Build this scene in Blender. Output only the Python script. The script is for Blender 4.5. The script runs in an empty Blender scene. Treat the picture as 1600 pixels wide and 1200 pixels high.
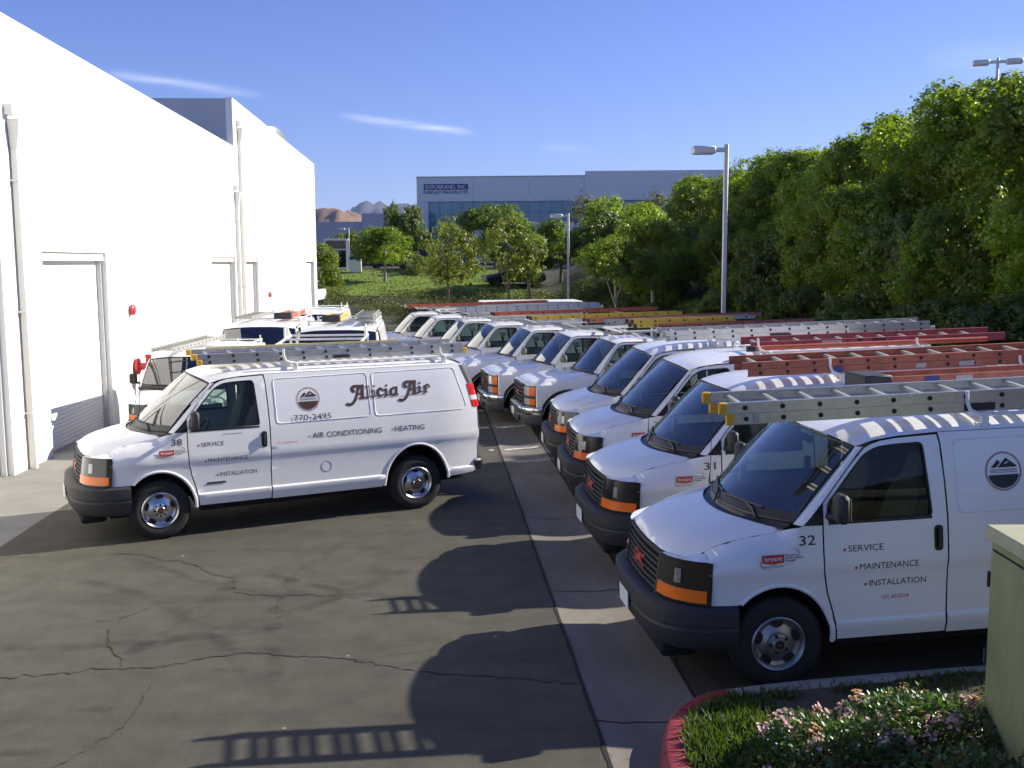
import bpy, math, random
import numpy as np
from mathutils import Vector, Matrix, noise
from mathutils.geometry import delaunay_2d_cdt

random.seed(7)
SC = bpy.context.scene
COL = SC.collection
R_ = math.radians

# ------------------------------------------------------------------ camera
cam_data = bpy.data.cameras.new('camera')
cam_data.sensor_width = 36.0
cam_data.lens = 36.45
cam_data.clip_start = 0.05
cam_data.clip_end = 30000.0
cam = bpy.data.objects.new('camera', cam_data)
COL.objects.link(cam)
_yaw, _pit, _rol = R_(4.2), R_(6.75), 0.006
_fw = Vector((math.sin(_yaw)*math.cos(_pit), math.cos(_yaw)*math.cos(_pit), -math.sin(_pit)))
_r0 = Vector((math.cos(_yaw), -math.sin(_yaw), 0.0))
_u0 = _r0.cross(_fw)
_R = math.cos(_rol)*_r0 - math.sin(_rol)*_u0
_U = math.sin(_rol)*_r0 + math.cos(_rol)*_u0
cam.matrix_world = Matrix(((_R.x, _U.x, -_fw.x, 0), (_R.y, _U.y, -_fw.y, 0), (_R.z, _U.z, -_fw.z, 3.4), (0, 0, 0, 1)))
SC.camera = cam

# ------------------------------------------------------------------ sky, sun, exposure
SUN_EL, SUN_AZ = 29.4, 15.3            # degrees; azimuth from +X towards +Y
world = bpy.data.worlds.new('World'); SC.world = world
world.use_nodes = True
wt = world.node_tree; wt.nodes.clear()
w_out = wt.nodes.new('ShaderNodeOutputWorld'); w_bg = wt.nodes.new('ShaderNodeBackground')
w_sky = wt.nodes.new('ShaderNodeTexSky'); w_sky.sky_type = 'NISHITA'; w_sky.sun_disc = False
w_sky.sun_elevation = R_(SUN_EL); w_sky.sun_rotation = R_(90.0-SUN_AZ)
w_sky.altitude = 300; w_sky.air_density = 1.0; w_sky.dust_density = 0.15; w_sky.ozone_density = 2.6
w_bg.inputs['Strength'].default_value = 0.080
w_co = wt.nodes.new('ShaderNodeTexCoord')
def wmath(op, a, b=None, c=None):
    n = wt.nodes.new('ShaderNodeMath'); n.operation = op
    for i, v in enumerate((a, b, c)):
        if v is None: continue
        if isinstance(v, (int, float)): n.inputs[i].default_value = v
        else: wt.links.new(v, n.inputs[i])
    return n.outputs[0]
def wdot(vec):
    n = wt.nodes.new('ShaderNodeVectorMath'); n.operation = 'DOT_PRODUCT'
    wt.links.new(w_co.outputs['Generated'], n.inputs[0]); n.inputs[1].default_value = vec
    return n.outputs['Value']
w_nz = wt.nodes.new('ShaderNodeTexNoise'); w_nz.inputs['Scale'].default_value = 6.0; w_nz.inputs['Detail'].default_value = 6.0
w_mp = wt.nodes.new('ShaderNodeMapping'); w_mp.inputs['Scale'].default_value = (2.0, 2.0, 16.0)
wt.links.new(w_co.outputs['Generated'], w_mp.inputs['Vector']); wt.links.new(w_mp.outputs[0], w_nz.inputs['Vector'])
cloud = None
# thin cirrus streaks: (start direction, end direction, half thickness, strength)
for A, B, th, st in (((-.2887, .9432, .1645), (-.1505, .9772, .15), .0040, .42), ((-.0886, .9869, .1346), (.0412, .992, .1194), .0034, .62),
                     ((.10, .988, .106), (.1548, .9829, .0999), .005, .14), ((.42, .89, .17), (.60, .78, .15), .012, .2),
                     ((-.75, .62, .22), (-.5, .83, .20), .012, .25)):
    A, B = Vector(A), Vector(B); M = (A+B)/2; T = (B-A); L = T.length/2; T.normalize(); N = T.cross(M.normalized()).normalized()
    a = wmath('DIVIDE', wmath('SUBTRACT', wdot(T), M.dot(T)), L)
    b = wmath('DIVIDE', wmath('SUBTRACT', wdot(N), M.dot(N)), th)
    fa = wmath('SUBTRACT', 1.0, wmath('POWER', wmath('ABSOLUTE', a), 2.5))
    fb = wmath('EXPONENT', wmath('MULTIPLY', wmath('MULTIPLY', b, b), -1.2))
    nz = wmath('MULTIPLY_ADD', w_nz.outputs['Fac'], 2.2, -0.5)
    front = wmath('GREATER_THAN', wdot(M), 0.5)
    m = wmath('MULTIPLY', wmath('MULTIPLY', wmath('MAXIMUM', fa, 0.0), fb), wmath('MULTIPLY', wmath('MAXIMUM', nz, 0.0), wmath('MULTIPLY', front, st)))
    cloud = m if cloud is None else wmath('ADD', cloud, m)
w_mix = wt.nodes.new('ShaderNodeMixRGB'); w_mix.inputs[2].default_value = (9.0, 9.4, 10.2, 1)
w_tint = wt.nodes.new('ShaderNodeMixRGB'); w_tint.blend_type = 'MULTIPLY'; w_tint.inputs[0].default_value = 1.0; w_tint.inputs[2].default_value = (.62, .65, 1.06, 1)   # cool camera white balance
wt.links.new(w_sky.outputs[0], w_tint.inputs[1])
wt.links.new(wmath('MINIMUM', cloud, 0.85), w_mix.inputs[0]); wt.links.new(w_tint.outputs[0], w_mix.inputs[1])
wt.links.new(w_mix.outputs[0], w_bg.inputs['Color']); wt.links.new(w_bg.outputs[0], w_out.inputs['Surface'])

sun_data = bpy.data.lights.new('sun', 'SUN'); sun_data.energy = 4.8; sun_data.angle = R_(0.53); sun_data.color = (1.0, 0.94, 0.82)
sun = bpy.data.objects.new('sun', sun_data); COL.objects.link(sun)
TO_SUN = Vector((math.cos(R_(SUN_EL))*math.cos(R_(SUN_AZ)), math.cos(R_(SUN_EL))*math.sin(R_(SUN_AZ)), math.sin(R_(SUN_EL))))
sun.rotation_euler = TO_SUN.to_track_quat('Z', 'Y').to_euler()
sun.location = (30, 10, 40)
SC.view_settings.view_transform = 'Standard'; SC.view_settings.look = 'None'
SC.view_settings.gamma = 1.0; SC.view_settings.exposure = 0.9; SC.view_settings.use_curve_mapping = False
SC.render.engine = 'CYCLES'
SC.cycles.max_bounces = 6; SC.cycles.transparent_max_bounces = 16; SC.cycles.volume_bounces = 0
SC.cycles.use_denoising = True

# ------------------------------------------------------------------ materials
MATS = {}
def mat(name, col, rough=0.6, metal=0.0, var=0.0, scale=8.0, bump=0.0, bscale=60.0, coat=0.0, spec=0.5, trans=0.0, rnd=0.0, emit=None, stretch=None):
    """Principled with optional procedural colour variation, bump, per-object variation and leaf translucency."""
    m = bpy.data.materials.new(name); m.use_nodes = True
    t = m.node_tree; N = t.nodes; L = t.links
    p = N['Principled BSDF']
    p.inputs['Base Color'].default_value = (*col, 1); p.inputs['Roughness'].default_value = rough
    p.inputs['Metallic'].default_value = metal; p.inputs['Specular IOR Level'].default_value = spec
    p.inputs['Coat Weight'].default_value = coat; p.inputs['Coat Roughness'].default_value = 0.06
    co = N.new('ShaderNodeTexCoord'); src = co.outputs['Object']
    if stretch:
        mp = N.new('ShaderNodeMapping'); mp.inputs['Scale'].default_value = stretch; L.new(src, mp.inputs[0]); src = mp.outputs[0]
    csock = None
    if var > 0:
        nz = N.new('ShaderNodeTexNoise'); nz.inputs['Scale'].default_value = scale; nz.inputs['Detail'].default_value = 7; nz.inputs['Roughness'].default_value = 0.62
        L.new(src, nz.inputs['Vector'])
        rp = N.new('ShaderNodeValToRGB'); rp.color_ramp.elements[0].position = 0.28; rp.color_ramp.elements[1].position = 0.72
        rp.color_ramp.elements[0].color = (*[c*(1-var) for c in col], 1); rp.color_ramp.elements[1].color = (*[min(1, c*(1+var)) for c in col], 1)
        L.new(nz.outputs['Fac'], rp.inputs[0]); csock = rp.outputs[0]
    if rnd > 0:
        oi = N.new('ShaderNodeObjectInfo'); hs = N.new('ShaderNodeHueSaturation')
        mr = N.new('ShaderNodeMapRange'); mr.inputs['To Min'].default_value = 1-rnd; mr.inputs['To Max'].default_value = 1+rnd
        L.new(oi.outputs['Random'], mr.inputs['Value']); L.new(mr.outputs[0], hs.inputs['Value'])
        if csock: L.new(csock, hs.inputs['Color'])
        else: hs.inputs['Color'].default_value = (*col, 1)
        csock = hs.outputs[0]
    if csock: L.new(csock, p.inputs['Base Color'])
    if bump > 0:
        nb = N.new('ShaderNodeTexNoise'); nb.inputs['Scale'].default_value = bscale; nb.inputs['Detail'].default_value = 5
        L.new(src, nb.inputs['Vector'])
        bp = N.new('ShaderNodeBump'); bp.inputs['Strength'].default_value = bump; bp.inputs['Distance'].default_value = 0.02
        L.new(nb.outputs['Fac'], bp.inputs['Height']); L.new(bp.outputs[0], p.inputs['Normal'])
    if trans > 0:
        tr = N.new('ShaderNodeBsdfTranslucent'); mx = N.new('ShaderNodeMixShader'); mx.inputs[0].default_value = trans
        g = N.new('ShaderNodeMixRGB'); g.blend_type = 'MULTIPLY'; g.inputs[0].default_value = 1; g.inputs[2].default_value = (1.9, 2.0, 0.75, 1)
        if csock: L.new(csock, g.inputs[1])
        else: g.inputs[1].default_value = (*col, 1)
        L.new(g.outputs[0], tr.inputs['Color']); L.new(p.outputs[0], mx.inputs[1]); L.new(tr.outputs[0], mx.inputs[2])
        L.new(mx.outputs[0], N['Material Output'].inputs['Surface'])
    MATS[name] = m
    return m
def glass_mat(name, tint, base=0.06):
    m = bpy.data.materials.new(name); m.use_nodes = True; t = m.node_tree; N = t.nodes; L = t.links
    N.remove(N['Principled BSDF'])
    lw = N.new('ShaderNodeLayerWeight'); lw.inputs['Blend'].default_value = 0.5
    pw = N.new('ShaderNodeMath'); pw.operation = 'POWER'; pw.inputs[1].default_value = 4.0; L.new(lw.outputs['Facing'], pw.inputs[0])
    ma = N.new('ShaderNodeMath'); ma.operation = 'MULTIPLY_ADD'; ma.inputs[1].default_value = 0.9; ma.inputs[2].default_value = base; L.new(pw.outputs[0], ma.inputs[0])
    tr = N.new('ShaderNodeBsdfTransparent'); tr.inputs[0].default_value = (*tint, 1)
    gl = N.new('ShaderNodeBsdfGlossy'); gl.inputs['Roughness'].default_value = 0.015
    mx = N.new('ShaderNodeMixShader'); L.new(ma.outputs[0], mx.inputs[0]); L.new(tr.outputs[0], mx.inputs[1]); L.new(gl.outputs[0], mx.inputs[2])
    L.new(mx.outputs[0], N['Material Output'].inputs['Surface']); MATS[name] = m
    return m
mat('paint', (.82, .81, .775), .24, var=.035, scale=2.2, coat=.5, rnd=.02)
mat('rack_white', (.74, .74, .71), .4, var=.10, scale=14)
mat('black_trim', (.012, .012, .014), .42, var=.2, scale=20)
mat('plastic', (.028, .028, .030), .62, var=.18, scale=9, bump=.08, bscale=240)
mat('valance', (.075, .076, .075), .6, var=.15, scale=9)
mat('rubber', (.016, .015, .014), .82, var=.25, scale=20)
mat('liner', (.006, .006, .006), .95)
mat('interior', (.055, .055, .052), .85, var=.2, scale=14)
mat('seat', (.14, .135, .12), .9, var=.12, scale=30)
mat('bulkhead', (.10, .10, .10), .7, var=.1)
mat('chrome', (.72, .72, .73), .12, metal=1.0)
mat('rim', (.55, .55, .54), .28, metal=1.0, var=.08, scale=20)
mat('rim_shaded', (.34, .33, .31), .42, metal=.9, var=.12, scale=20)  # shade on the parked vans' wheels put into a darker grey than rim
mat('rim_dark', (.012, .012, .012), .6)
mat('lamp_dark', (.010, .010, .010), .16, coat=.5)
mat('lamp_clear', (.34, .35, .34), .12, metal=.5, coat=1.0)
mat('lamp_bright', (.62, .63, .62), .15, metal=.3, coat=1.0)
mat('amber', (.90, .17, .005), .25, coat=.4)
mat('red_lens', (.60, .015, .012), .15, coat=.8)
mat('white_lens', (.7, .68, .66), .2, coat=.8)
mat('plate', (.72, .73, .70), .5, var=.05)
mat('ink', (.022, .022, .024), .5)
mat('ink_blue', (.03, .05, .22), .5)
mat('ink_red', (.52, .045, .03), .5)
mat('ink_orange', (.62, .22, .10), .5)
mat('ink_brown', (.075, .030, .018), .5)
mat('ink_white', (.82, .80, .78), .5)
mat('alu', (.56, .57, .57), .38, metal=.85, var=.10, scale=12)
mat('alu_dull', (.44, .44, .42), .5, metal=.6, var=.15, scale=12)
mat('cap_yellow', (.72, .40, .02), .5, var=.1)
mat('fib_orange', (.40, .125, .075), .6, var=.25, scale=7)
mat('fib_red', (.30, .060, .070), .6, var=.25, scale=7)
mat('fib_bright', (.48, .105, .055), .5, var=.12, scale=9)
mat('fib_yellow', (.62, .42, .05), .55, var=.12, scale=9)
mat('fib_yellow_pale', (.55, .44, .13), .55, var=.12, scale=9)
mat('rung', (.50, .49, .43), .45, metal=.5, var=.1)
mat('sticker_grey', (.42, .40, .38), .6, var=.2, scale=40)
mat('hole', (.02, .02, .02), .7)
glass_mat('windshield', (.24, .31, .31), .20)
glass_mat('side_glass', (.46, .56, .52), .03)
glass_mat('rear_glass', (.03, .035, .035), .05)
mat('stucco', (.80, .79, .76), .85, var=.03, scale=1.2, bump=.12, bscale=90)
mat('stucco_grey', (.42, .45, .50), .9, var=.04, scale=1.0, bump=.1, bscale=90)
mat('door_white', (.78, .77, .75), .55, var=.03, scale=3)
mat('downspout', (.74, .72, .66), .55, var=.05, scale=4)
mat('red_paint', (.52, .025, .03), .4, var=.12, scale=12)
mat('galv', (.50, .51, .50), .5, metal=.3, var=.08)
mat('conc_light', (.21, .20, .175), .9, var=.16, scale=1.6, bump=.2, bscale=60)
mat('conc_gutter', (.17, .152, .125), .9, var=.25, scale=1.4, bump=.25, bscale=70, stretch=(1.6, .55, 1))
mat('kerb_red', (.24, .026, .034), .7, var=.35, scale=5, bump=.2, bscale=60)
mat('kerb_grey', (.26, .25, .23), .9, var=.2, scale=5, bump=.25, bscale=60)
mat('line_paint', (.62, .61, .57), .7, var=.25, scale=10)
mat('crack', (.014, .012, .010), .95)
mat('soil', (.075, .058, .042), .95, var=.4, scale=7, bump=.5, bscale=25)
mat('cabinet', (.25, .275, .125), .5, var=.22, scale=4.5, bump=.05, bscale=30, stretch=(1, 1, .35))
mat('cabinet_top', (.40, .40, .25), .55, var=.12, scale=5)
mat('lamp_metal', (.62, .62, .60), .45, metal=.2, var=.05)
mat('bark', (.16, .125, .095), .9, var=.35, scale=9, bump=.4, bscale=22, stretch=(1, 1, .3))
mat('bark_pale', (.30, .26, .21), .9, var=.3, scale=9, bump=.3, bscale=22, stretch=(1, 1, .3))
mat('leaf_ficus', (.165, .225, .020), .40, var=.42, scale=.9, trans=.52, rnd=.22)
mat('leaf_dark', (.10, .145, .018), .45, var=.40, scale=1.2, trans=.42, rnd=.18)
mat('leaf_olive', (.17, .205, .030), .5, var=.40, scale=1.5, trans=.35, rnd=.08)
mat('leaf_pale', (.16, .16, .085), .6, var=.35, scale=1.5, trans=.3)
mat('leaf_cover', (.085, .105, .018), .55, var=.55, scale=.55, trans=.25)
mat('leaf_shrub', (.060, .115, .028), .35, var=.55, scale=9, trans=.30)
mat('leaf_bronze', (.20, .075, .03), .4, var=.4, scale=9, trans=.3)
mat('petal', (.58, .34, .36), .6, var=.18, scale=30, trans=.25)
mat('petal_pale', (.68, .50, .50), .6, var=.1, scale=30, trans=.25)
mat('grass', (.055, .095, .016), .6, var=.5, scale=6, trans=.35)
mat('lawn', (.16, .23, .022), .8, var=.25, scale=1.5, bump=.5, bscale=30)
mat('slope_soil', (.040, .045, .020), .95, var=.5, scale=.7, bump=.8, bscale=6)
mat('far_wall', (.76, .75, .76), .85, var=.03, scale=.4)
mat('far_wall2', (.50, .50, .52), .85, var=.04, scale=.4)
mat('far_glass', (.03, .17, .28), .08, var=.25, scale=.35, coat=.6, rnd=.1, spec=.8)
mat('mullion', (.10, .30, .38), .5)
mat('sign_blue', (.02, .05, .22), .4)
mat('hill_brown', (.20, .125, .075), .95, var=.45, scale=.012)
mat('mountain', (.05, .05, .055), .95, var=.4, scale=.0015)
mat('car_black', (.012, .013, .018), .25, coat=.8)
mat('car_white', (.72, .72, .72), .3, coat=.5)
mat('car_glass', (.01, .012, .014), .06, coat=.6)
mat('ground_far', (.10, .095, .07), .95, var=.4, scale=.02)

def asphalt_mat(name, dark):
    m = bpy.data.materials.new(name); m.use_nodes = True; t = m.node_tree; N = t.nodes; L = t.links; p = N['Principled BSDF']
    co = N.new('ShaderNodeTexCoord')
    def nz(scale, det=6, st=None, rough=.6):
        n = N.new('ShaderNodeTexNoise'); n.inputs['Scale'].default_value = scale; n.inputs['Detail'].default_value = det; n.inputs['Roughness'].default_value = rough
        if st:
            mp = N.new('ShaderNodeMapping'); mp.inputs['Scale'].default_value = st; mp.inputs['Rotation'].default_value = (0, 0, .45)
            L.new(co.outputs['Object'], mp.inputs[0]); L.new(mp.outputs[0], n.inputs['Vector'])
        else: L.new(co.outputs['Object'], n.inputs['Vector'])
        return n.outputs['Fac']
    def ramp(f, a, b, ca, cb):
        r = N.new('ShaderNodeValToRGB'); r.color_ramp.elements[0].position = a; r.color_ramp.elements[1].position = b
        r.color_ramp.elements[0].color = ca; r.color_ramp.elements[1].color = cb; L.new(f, r.inputs[0]); return r.outputs[0]
    def mul(a, b, f=1.0):
        x = N.new('ShaderNodeMixRGB'); x.blend_type = 'MULTIPLY'; x.inputs[0].default_value = f; L.new(a, x.inputs[1]); L.new(b, x.inputs[2]); return x.outputs[0]
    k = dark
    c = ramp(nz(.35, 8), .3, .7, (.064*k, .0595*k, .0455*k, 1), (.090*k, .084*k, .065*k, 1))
    c = mul(c, ramp(nz(2.6, 8, None, .7), .30, .62, (.70, .69, .68, 1), (1.06, 1.06, 1.05, 1)))
    c = mul(c, ramp(nz(.9, 5, (.25, 2.2, 1)), .30, .50, (.72, .72, .72, 1), (1, 1, 1, 1)), .8)     # worn tyre streaks
    c = mul(c, ramp(nz(170, 2), .32, .68, (.42, .42, .42, 1), (1.6, 1.6, 1.58, 1)))                # aggregate
    vo = N.new('ShaderNodeTexVoronoi'); vo.inputs['Scale'].default_value = 1.7; L.new(co.outputs['Object'], vo.inputs['Vector'])
    sp = ramp(vo.outputs['Distance'], .020, .032, (1, 1, 1, 1), (0, 0, 0, 1))                       # scattered pale specks
    mx = N.new('ShaderNodeMixRGB'); mx.inputs[2].default_value = (.34, .33, .30, 1); L.new(sp, mx.inputs[0]); L.new(c, mx.inputs[1])
    L.new(mx.outputs[0], p.inputs['Base Color'])
    p.inputs['Roughness'].default_value = .88; p.inputs['Specular IOR Level'].default_value = .35
    bp = N.new('ShaderNodeBump'); bp.inputs['Strength'].default_value = .5; bp.inputs['Distance'].default_value = .01
    L.new(nz(120, 3), bp.inputs['Height']); L.new(bp.outputs[0], p.inputs['Normal'])
    MATS[name] = m
asphalt_mat('asphalt', 1.0)
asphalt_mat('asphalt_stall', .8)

def smear_mat(name):
    m = bpy.data.materials.new(name); m.use_nodes = True; t = m.node_tree; N = t.nodes; L = t.links; p = N['Principled BSDF']
    p.inputs['Base Color'].default_value = (.022, .021, .019, 1); p.inputs['Roughness'].default_value = .8
    co = N.new('ShaderNodeTexCoord'); n = N.new('ShaderNodeTexNoise'); n.inputs['Scale'].default_value = 3.2; n.inputs['Detail'].default_value = 8; L.new(co.outputs['Object'], n.inputs['Vector'])
    at = N.new('ShaderNodeAttribute'); at.attribute_name = 'edge'
    r = N.new('ShaderNodeMapRange'); r.inputs['From Min'].default_value = .40; r.inputs['From Max'].default_value = .72; r.inputs['To Max'].default_value = .36; L.new(n.outputs['Fac'], r.inputs['Value'])
    mu = N.new('ShaderNodeMath'); mu.operation = 'MULTIPLY'; L.new(r.outputs[0], mu.inputs[0]); L.new(at.outputs['Fac'], mu.inputs[1])
    tr = N.new('ShaderNodeBsdfTransparent'); mx = N.new('ShaderNodeMixShader'); L.new(mu.outputs[0], mx.inputs[0]); L.new(tr.outputs[0], mx.inputs[1]); L.new(p.outputs[0], mx.inputs[2])
    L.new(mx.outputs[0], N['Material Output'].inputs['Surface']); MATS[name] = m
smear_mat('tyre_smear')

# ------------------------------------------------------------------ mesh helpers
def quads_mesh(name, V, m, per=4):
    """fast mesh of separate polygons: V has shape (n, per, 3)"""
    n = len(V); me = bpy.data.meshes.new(name); me.vertices.add(n*per); me.vertices.foreach_set('co', np.ascontiguousarray(V, np.float32).ravel())
    me.loops.add(n*per); me.loops.foreach_set('vertex_index', np.arange(n*per, dtype=np.int32)); me.polygons.add(n)
    me.polygons.foreach_set('loop_start', np.arange(0, n*per, per, dtype=np.int32)); me.materials.append(MATS[m]); me.update(calc_edges=True); me.validate()
    return me
class MB:
    """collects geometry for ONE mesh; slot = material index"""
    def __init__(self): self.v = []; self.f = []; self.m = []
    def add(self, vs, fs, slot=0):
        o = len(self.v); self.v += [tuple(p) for p in vs]
        for f in fs: self.f.append([i+o for i in f]); self.m.append(slot)
        return self
    def box(self, x0, x1, y0, y1, z0, z1, slot=0, ch=0.0):
        if ch <= 0:
            v = [(x0,y0,z0),(x1,y0,z0),(x1,y1,z0),(x0,y1,z0),(x0,y0,z1),(x1,y0,z1),(x1,y1,z1),(x0,y1,z1)]
            return self.add(v, [(0,3,2,1),(4,5,6,7),(0,1,5,4),(1,2,6,5),(2,3,7,6),(3,0,4,7)], slot)
        c = ch; P = []
        for z, k in ((z0, c), (z0+c, 0), (z1-c, 0), (z1, c)):
            P.append([(x0+k+c*(k==0), y0+k, z), (x1-k-c*(k==0), y0+k, z), (x1-k, y0+k+c*(k==0), z), (x1-k, y1-k-c*(k==0), z),
                      (x1-k-c*(k==0), y1-k, z), (x0+k+c*(k==0), y1-k, z), (x0+k, y1-k-c*(k==0), z), (x0+k, y0+k+c*(k==0), z)])
        v = [p for r in P for p in r]; f = []
        for r in range(3):
            for i in range(8): j = (i+1) % 8; f.append((r*8+i, r*8+j, r*8+8+j, r*8+8+i))
        f.append(tuple(range(7, -1, -1))); f.append(tuple(range(24, 32)))
        return self.add(v, f, slot)
    def tube(self, path, r, n=8, slot=0, caps=True, closed=False):
        P = [Vector(p) for p in path]; k = len(P); rs = r if isinstance(r, (list, tuple)) else [r]*k
        vs = []; up = None
        for i in range(k):
            a = P[(i-1) % k] if (closed or i > 0) else P[i]; b = P[(i+1) % k] if (closed or i < k-1) else P[i]
            t = (b-a); t = t.normalized() if t.length > 1e-9 else Vector((0, 0, 1))
            if up is None:
                up = Vector((0, 0, 1)) if abs(t.z) < .9 else Vector((1, 0, 0))
            x = t.cross(up); x = x.normalized() if x.length > 1e-6 else t.orthogonal().normalized()
            y = x.cross(t).normalized(); up = y
            for j in range(n):
                an = 2*math.pi*j/n; vs.append(P[i]+x*math.cos(an)*rs[i]+y*math.sin(an)*rs[i])
        fs = []
        for i in range(k if closed else k-1):
            i2 = (i+1) % k
            for j in range(n): j2 = (j+1) % n; fs.append((i*n+j, i*n+j2, i2*n+j2, i2*n+j))
        if caps and not closed: fs.append(tuple(range(n-1, -1, -1))); fs.append(tuple(range((k-1)*n, k*n)))
        return self.add(vs, fs, slot)
    def lathe(self, prof, n=24, c=(0, 0, 0), axis='y', slot=0, cap=False):
        """prof: (radius, height) along axis"""
        vs = []
        for r, h in prof:
            for j in range(n):
                a = 2*math.pi*j/n; u, w = r*math.cos(a), r*math.sin(a)
                p = {'y': (u, h, w), 'z': (u, w, h), 'x': (h, u, w)}[axis]
                vs.append((p[0]+c[0], p[1]+c[1], p[2]+c[2]))
        fs = []
        for i in range(len(prof)-1):
            for j in range(n): j2 = (j+1) % n; fs.append((i*n+j, i*n+j2, (i+1)*n+j2, (i+1)*n+j))
        if cap: fs.append(tuple(range(n))); fs.append(tuple(range((len(prof)-1)*n, len(prof)*n)))
        return self.add(vs, fs, slot)
    def grid(self, rows, slot=0, closed=False):
        """rows: list of equal-length point lists -> quads"""
        n = len(rows[0]); vs = [p for r in rows for p in r]; fs = []
        for i in range(len(rows)-1):
            for j in range(n if closed else n-1):
                j2 = (j+1) % n; fs.append((i*n+j, i*n+j2, (i+1)*n+j2, (i+1)*n+j))
        return self.add(vs, fs, slot)
    def poly(self, pts, slot=0): return self.add(pts, [tuple(range(len(pts)))], slot)
    def prism(self, pts, off, slot=0):
        """closed polygon (3D points) extruded by vector off"""
        n = len(pts); o = Vector(off); v = [Vector(p) for p in pts] + [Vector(p)+o for p in pts]
        f = [tuple(range(n-1, -1, -1)), tuple(range(n, 2*n))] + [(i, (i+1) % n, n+(i+1) % n, n+i) for i in range(n)]
        return self.add(v, f, slot)
    def mesh(self, name, mats, smooth=40):
        me = bpy.data.meshes.new(name); me.from_pydata([tuple(p) for p in self.v], [], self.f)
        for m in (mats if isinstance(mats, (list, tuple)) else [mats]): me.materials.append(MATS[m] if isinstance(m, str) else m)
        me.polygons.foreach_set('material_index', self.m)
        if smooth:
            me.polygons.foreach_set('use_smooth', [True]*len(me.polygons)); me.set_sharp_from_angle(angle=R_(smooth))
        me.update(); return me
    def build(self, name, mats, parent=None, smooth=40): return put(name, self.mesh(name, mats, smooth), parent)

def put(name, data, parent=None, loc=None, rot=None):
    o = bpy.data.objects.new(name, data); COL.objects.link(o)
    if parent is not None: o.parent = parent
    if loc is not None: o.location = loc
    if rot is not None: o.rotation_euler = rot
    return o
def thing(name, label, cat, loc=(0, 0, 0), rot=(0, 0, 0), group=None):
    o = put(name, None, None, loc, rot); o.empty_display_size = .2
    return tag(o, label, cat, group)
def tag(o, label=None, cat=None, group=None, kind=None):
    if label: o['label'] = label
    if cat: o['category'] = cat
    if group: o['group'] = group
    if kind: o['kind'] = kind
    return o
KIDS = {}
def copy_tree(o, parent=None):
    c = o.copy(); COL.objects.link(c); c.parent = parent
    for ch in list(o.children): copy_tree(ch, c)
    return c
def interp(x, xs, ys): return float(np.interp(x, xs, ys))
def inpoly(pts, poly):
    x, y = pts[:, 0], pts[:, 1]; r = np.zeros(len(pts), bool); P = np.asarray(poly); n = len(P); j = n-1
    for i in range(n):
        xi, yi = P[i]; xj, yj = P[j]
        c = ((yi > y) != (yj > y)) & (x < (xj-xi)*(y-yi)/(yj-yi+1e-30)+xi); r ^= c; j = i
    return r
def subdiv(poly, step):
    out = []
    for i in range(len(poly)):
        a, b = np.array(poly[i], float), np.array(poly[(i+1) % len(poly)], float); k = max(1, int(np.linalg.norm(b-a)/step+.5))
        for q in range(k): out.append(tuple(a+(b-a)*q/k))
    return out
def rounded(poly, r, n=4):
    """round the corners of a closed 2D polygon"""
    out = []; m = len(poly)
    for i in range(m):
        p, a, b = Vector(poly[i]), Vector(poly[i-1]), Vector(poly[(i+1) % m]); rr = min(r, (a-p).length*.45, (b-p).length*.45)
        q0, q1 = p+(a-p).normalized()*rr, p+(b-p).normalized()*rr
        for k in range(n+1): t = k/n; out.append(tuple(q0*(1-t)**2+p*2*t*(1-t)+q1*t*t))
    return out
def panel(mb, outline, holes, fmap, step=.07, slot=0, vrows=None):
    """sheet over a 2D outline with holes, mapped to 3D by fmap(u, v)"""
    loops = [subdiv(outline, step)]+[subdiv(h, step) for h in holes]
    vs = []; es = []
    for lp in loops:
        o = len(vs); vs += lp; es += [(o+i, o+(i+1) % len(lp)) for i in range(len(lp))]
    A = np.array(loops[0]); mn, mxx = A.min(0), A.max(0)
    gx = np.arange(mn[0]+step/2, mxx[0], step); gy = np.arange(mn[1]+step/2, mxx[1], step) if vrows is None else np.array([v for v in vrows if mn[1] < v < mxx[1]])
    if len(gx) and len(gy):
        g = np.array([(x, y) for x in gx for y in gy]); ok = inpoly(g, loops[0])
        for h in loops[1:]: ok &= ~inpoly(g, h)
        g = g[ok]; B = np.array(vs)
        if len(g):
            d = np.sqrt(((g[:, None, :]-B[None, :, :])**2).sum(2)).min(1); g = g[d > step*(.45 if vrows is None else .16)]
            vs = vs+[tuple(p) for p in g]
    r = delaunay_2d_cdt([Vector(p) for p in vs], es, [], 0, 1e-6)
    V = [tuple(p) for p in r[0]]; F = [tuple(f) for f in r[2]]
    cen = np.array([np.mean([V[i] for i in f], axis=0) for f in F]); ok = inpoly(cen, loops[0])
    for h in loops[1:]: ok &= ~inpoly(cen, h)
    mb.add([fmap(*p) for p in V], [f for f, k in zip(F, ok) if k], slot)
    return mb
def text2d(body, size, bold=0.0, align='LEFT', extr=0.0):
    """outline of a string in the built-in font as (verts2d, faces); width-normalised later"""
    cu = bpy.data.curves.new('t', 'FONT'); cu.body = body; cu.size = size; cu.align_x = align; cu.offset = bold; cu.resolution_u = 3; cu.fill_mode = 'FRONT'
    ob = bpy.data.objects.new('t', cu); me = bpy.data.meshes.new_from_object(ob)
    V = [(v.co.x, v.co.y) for v in me.vertices]; F = [tuple(p.vertices) for p in me.polygons]
    bpy.data.objects.remove(ob); bpy.data.curves.remove(cu); bpy.data.meshes.remove(me)
    return V, F
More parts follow.
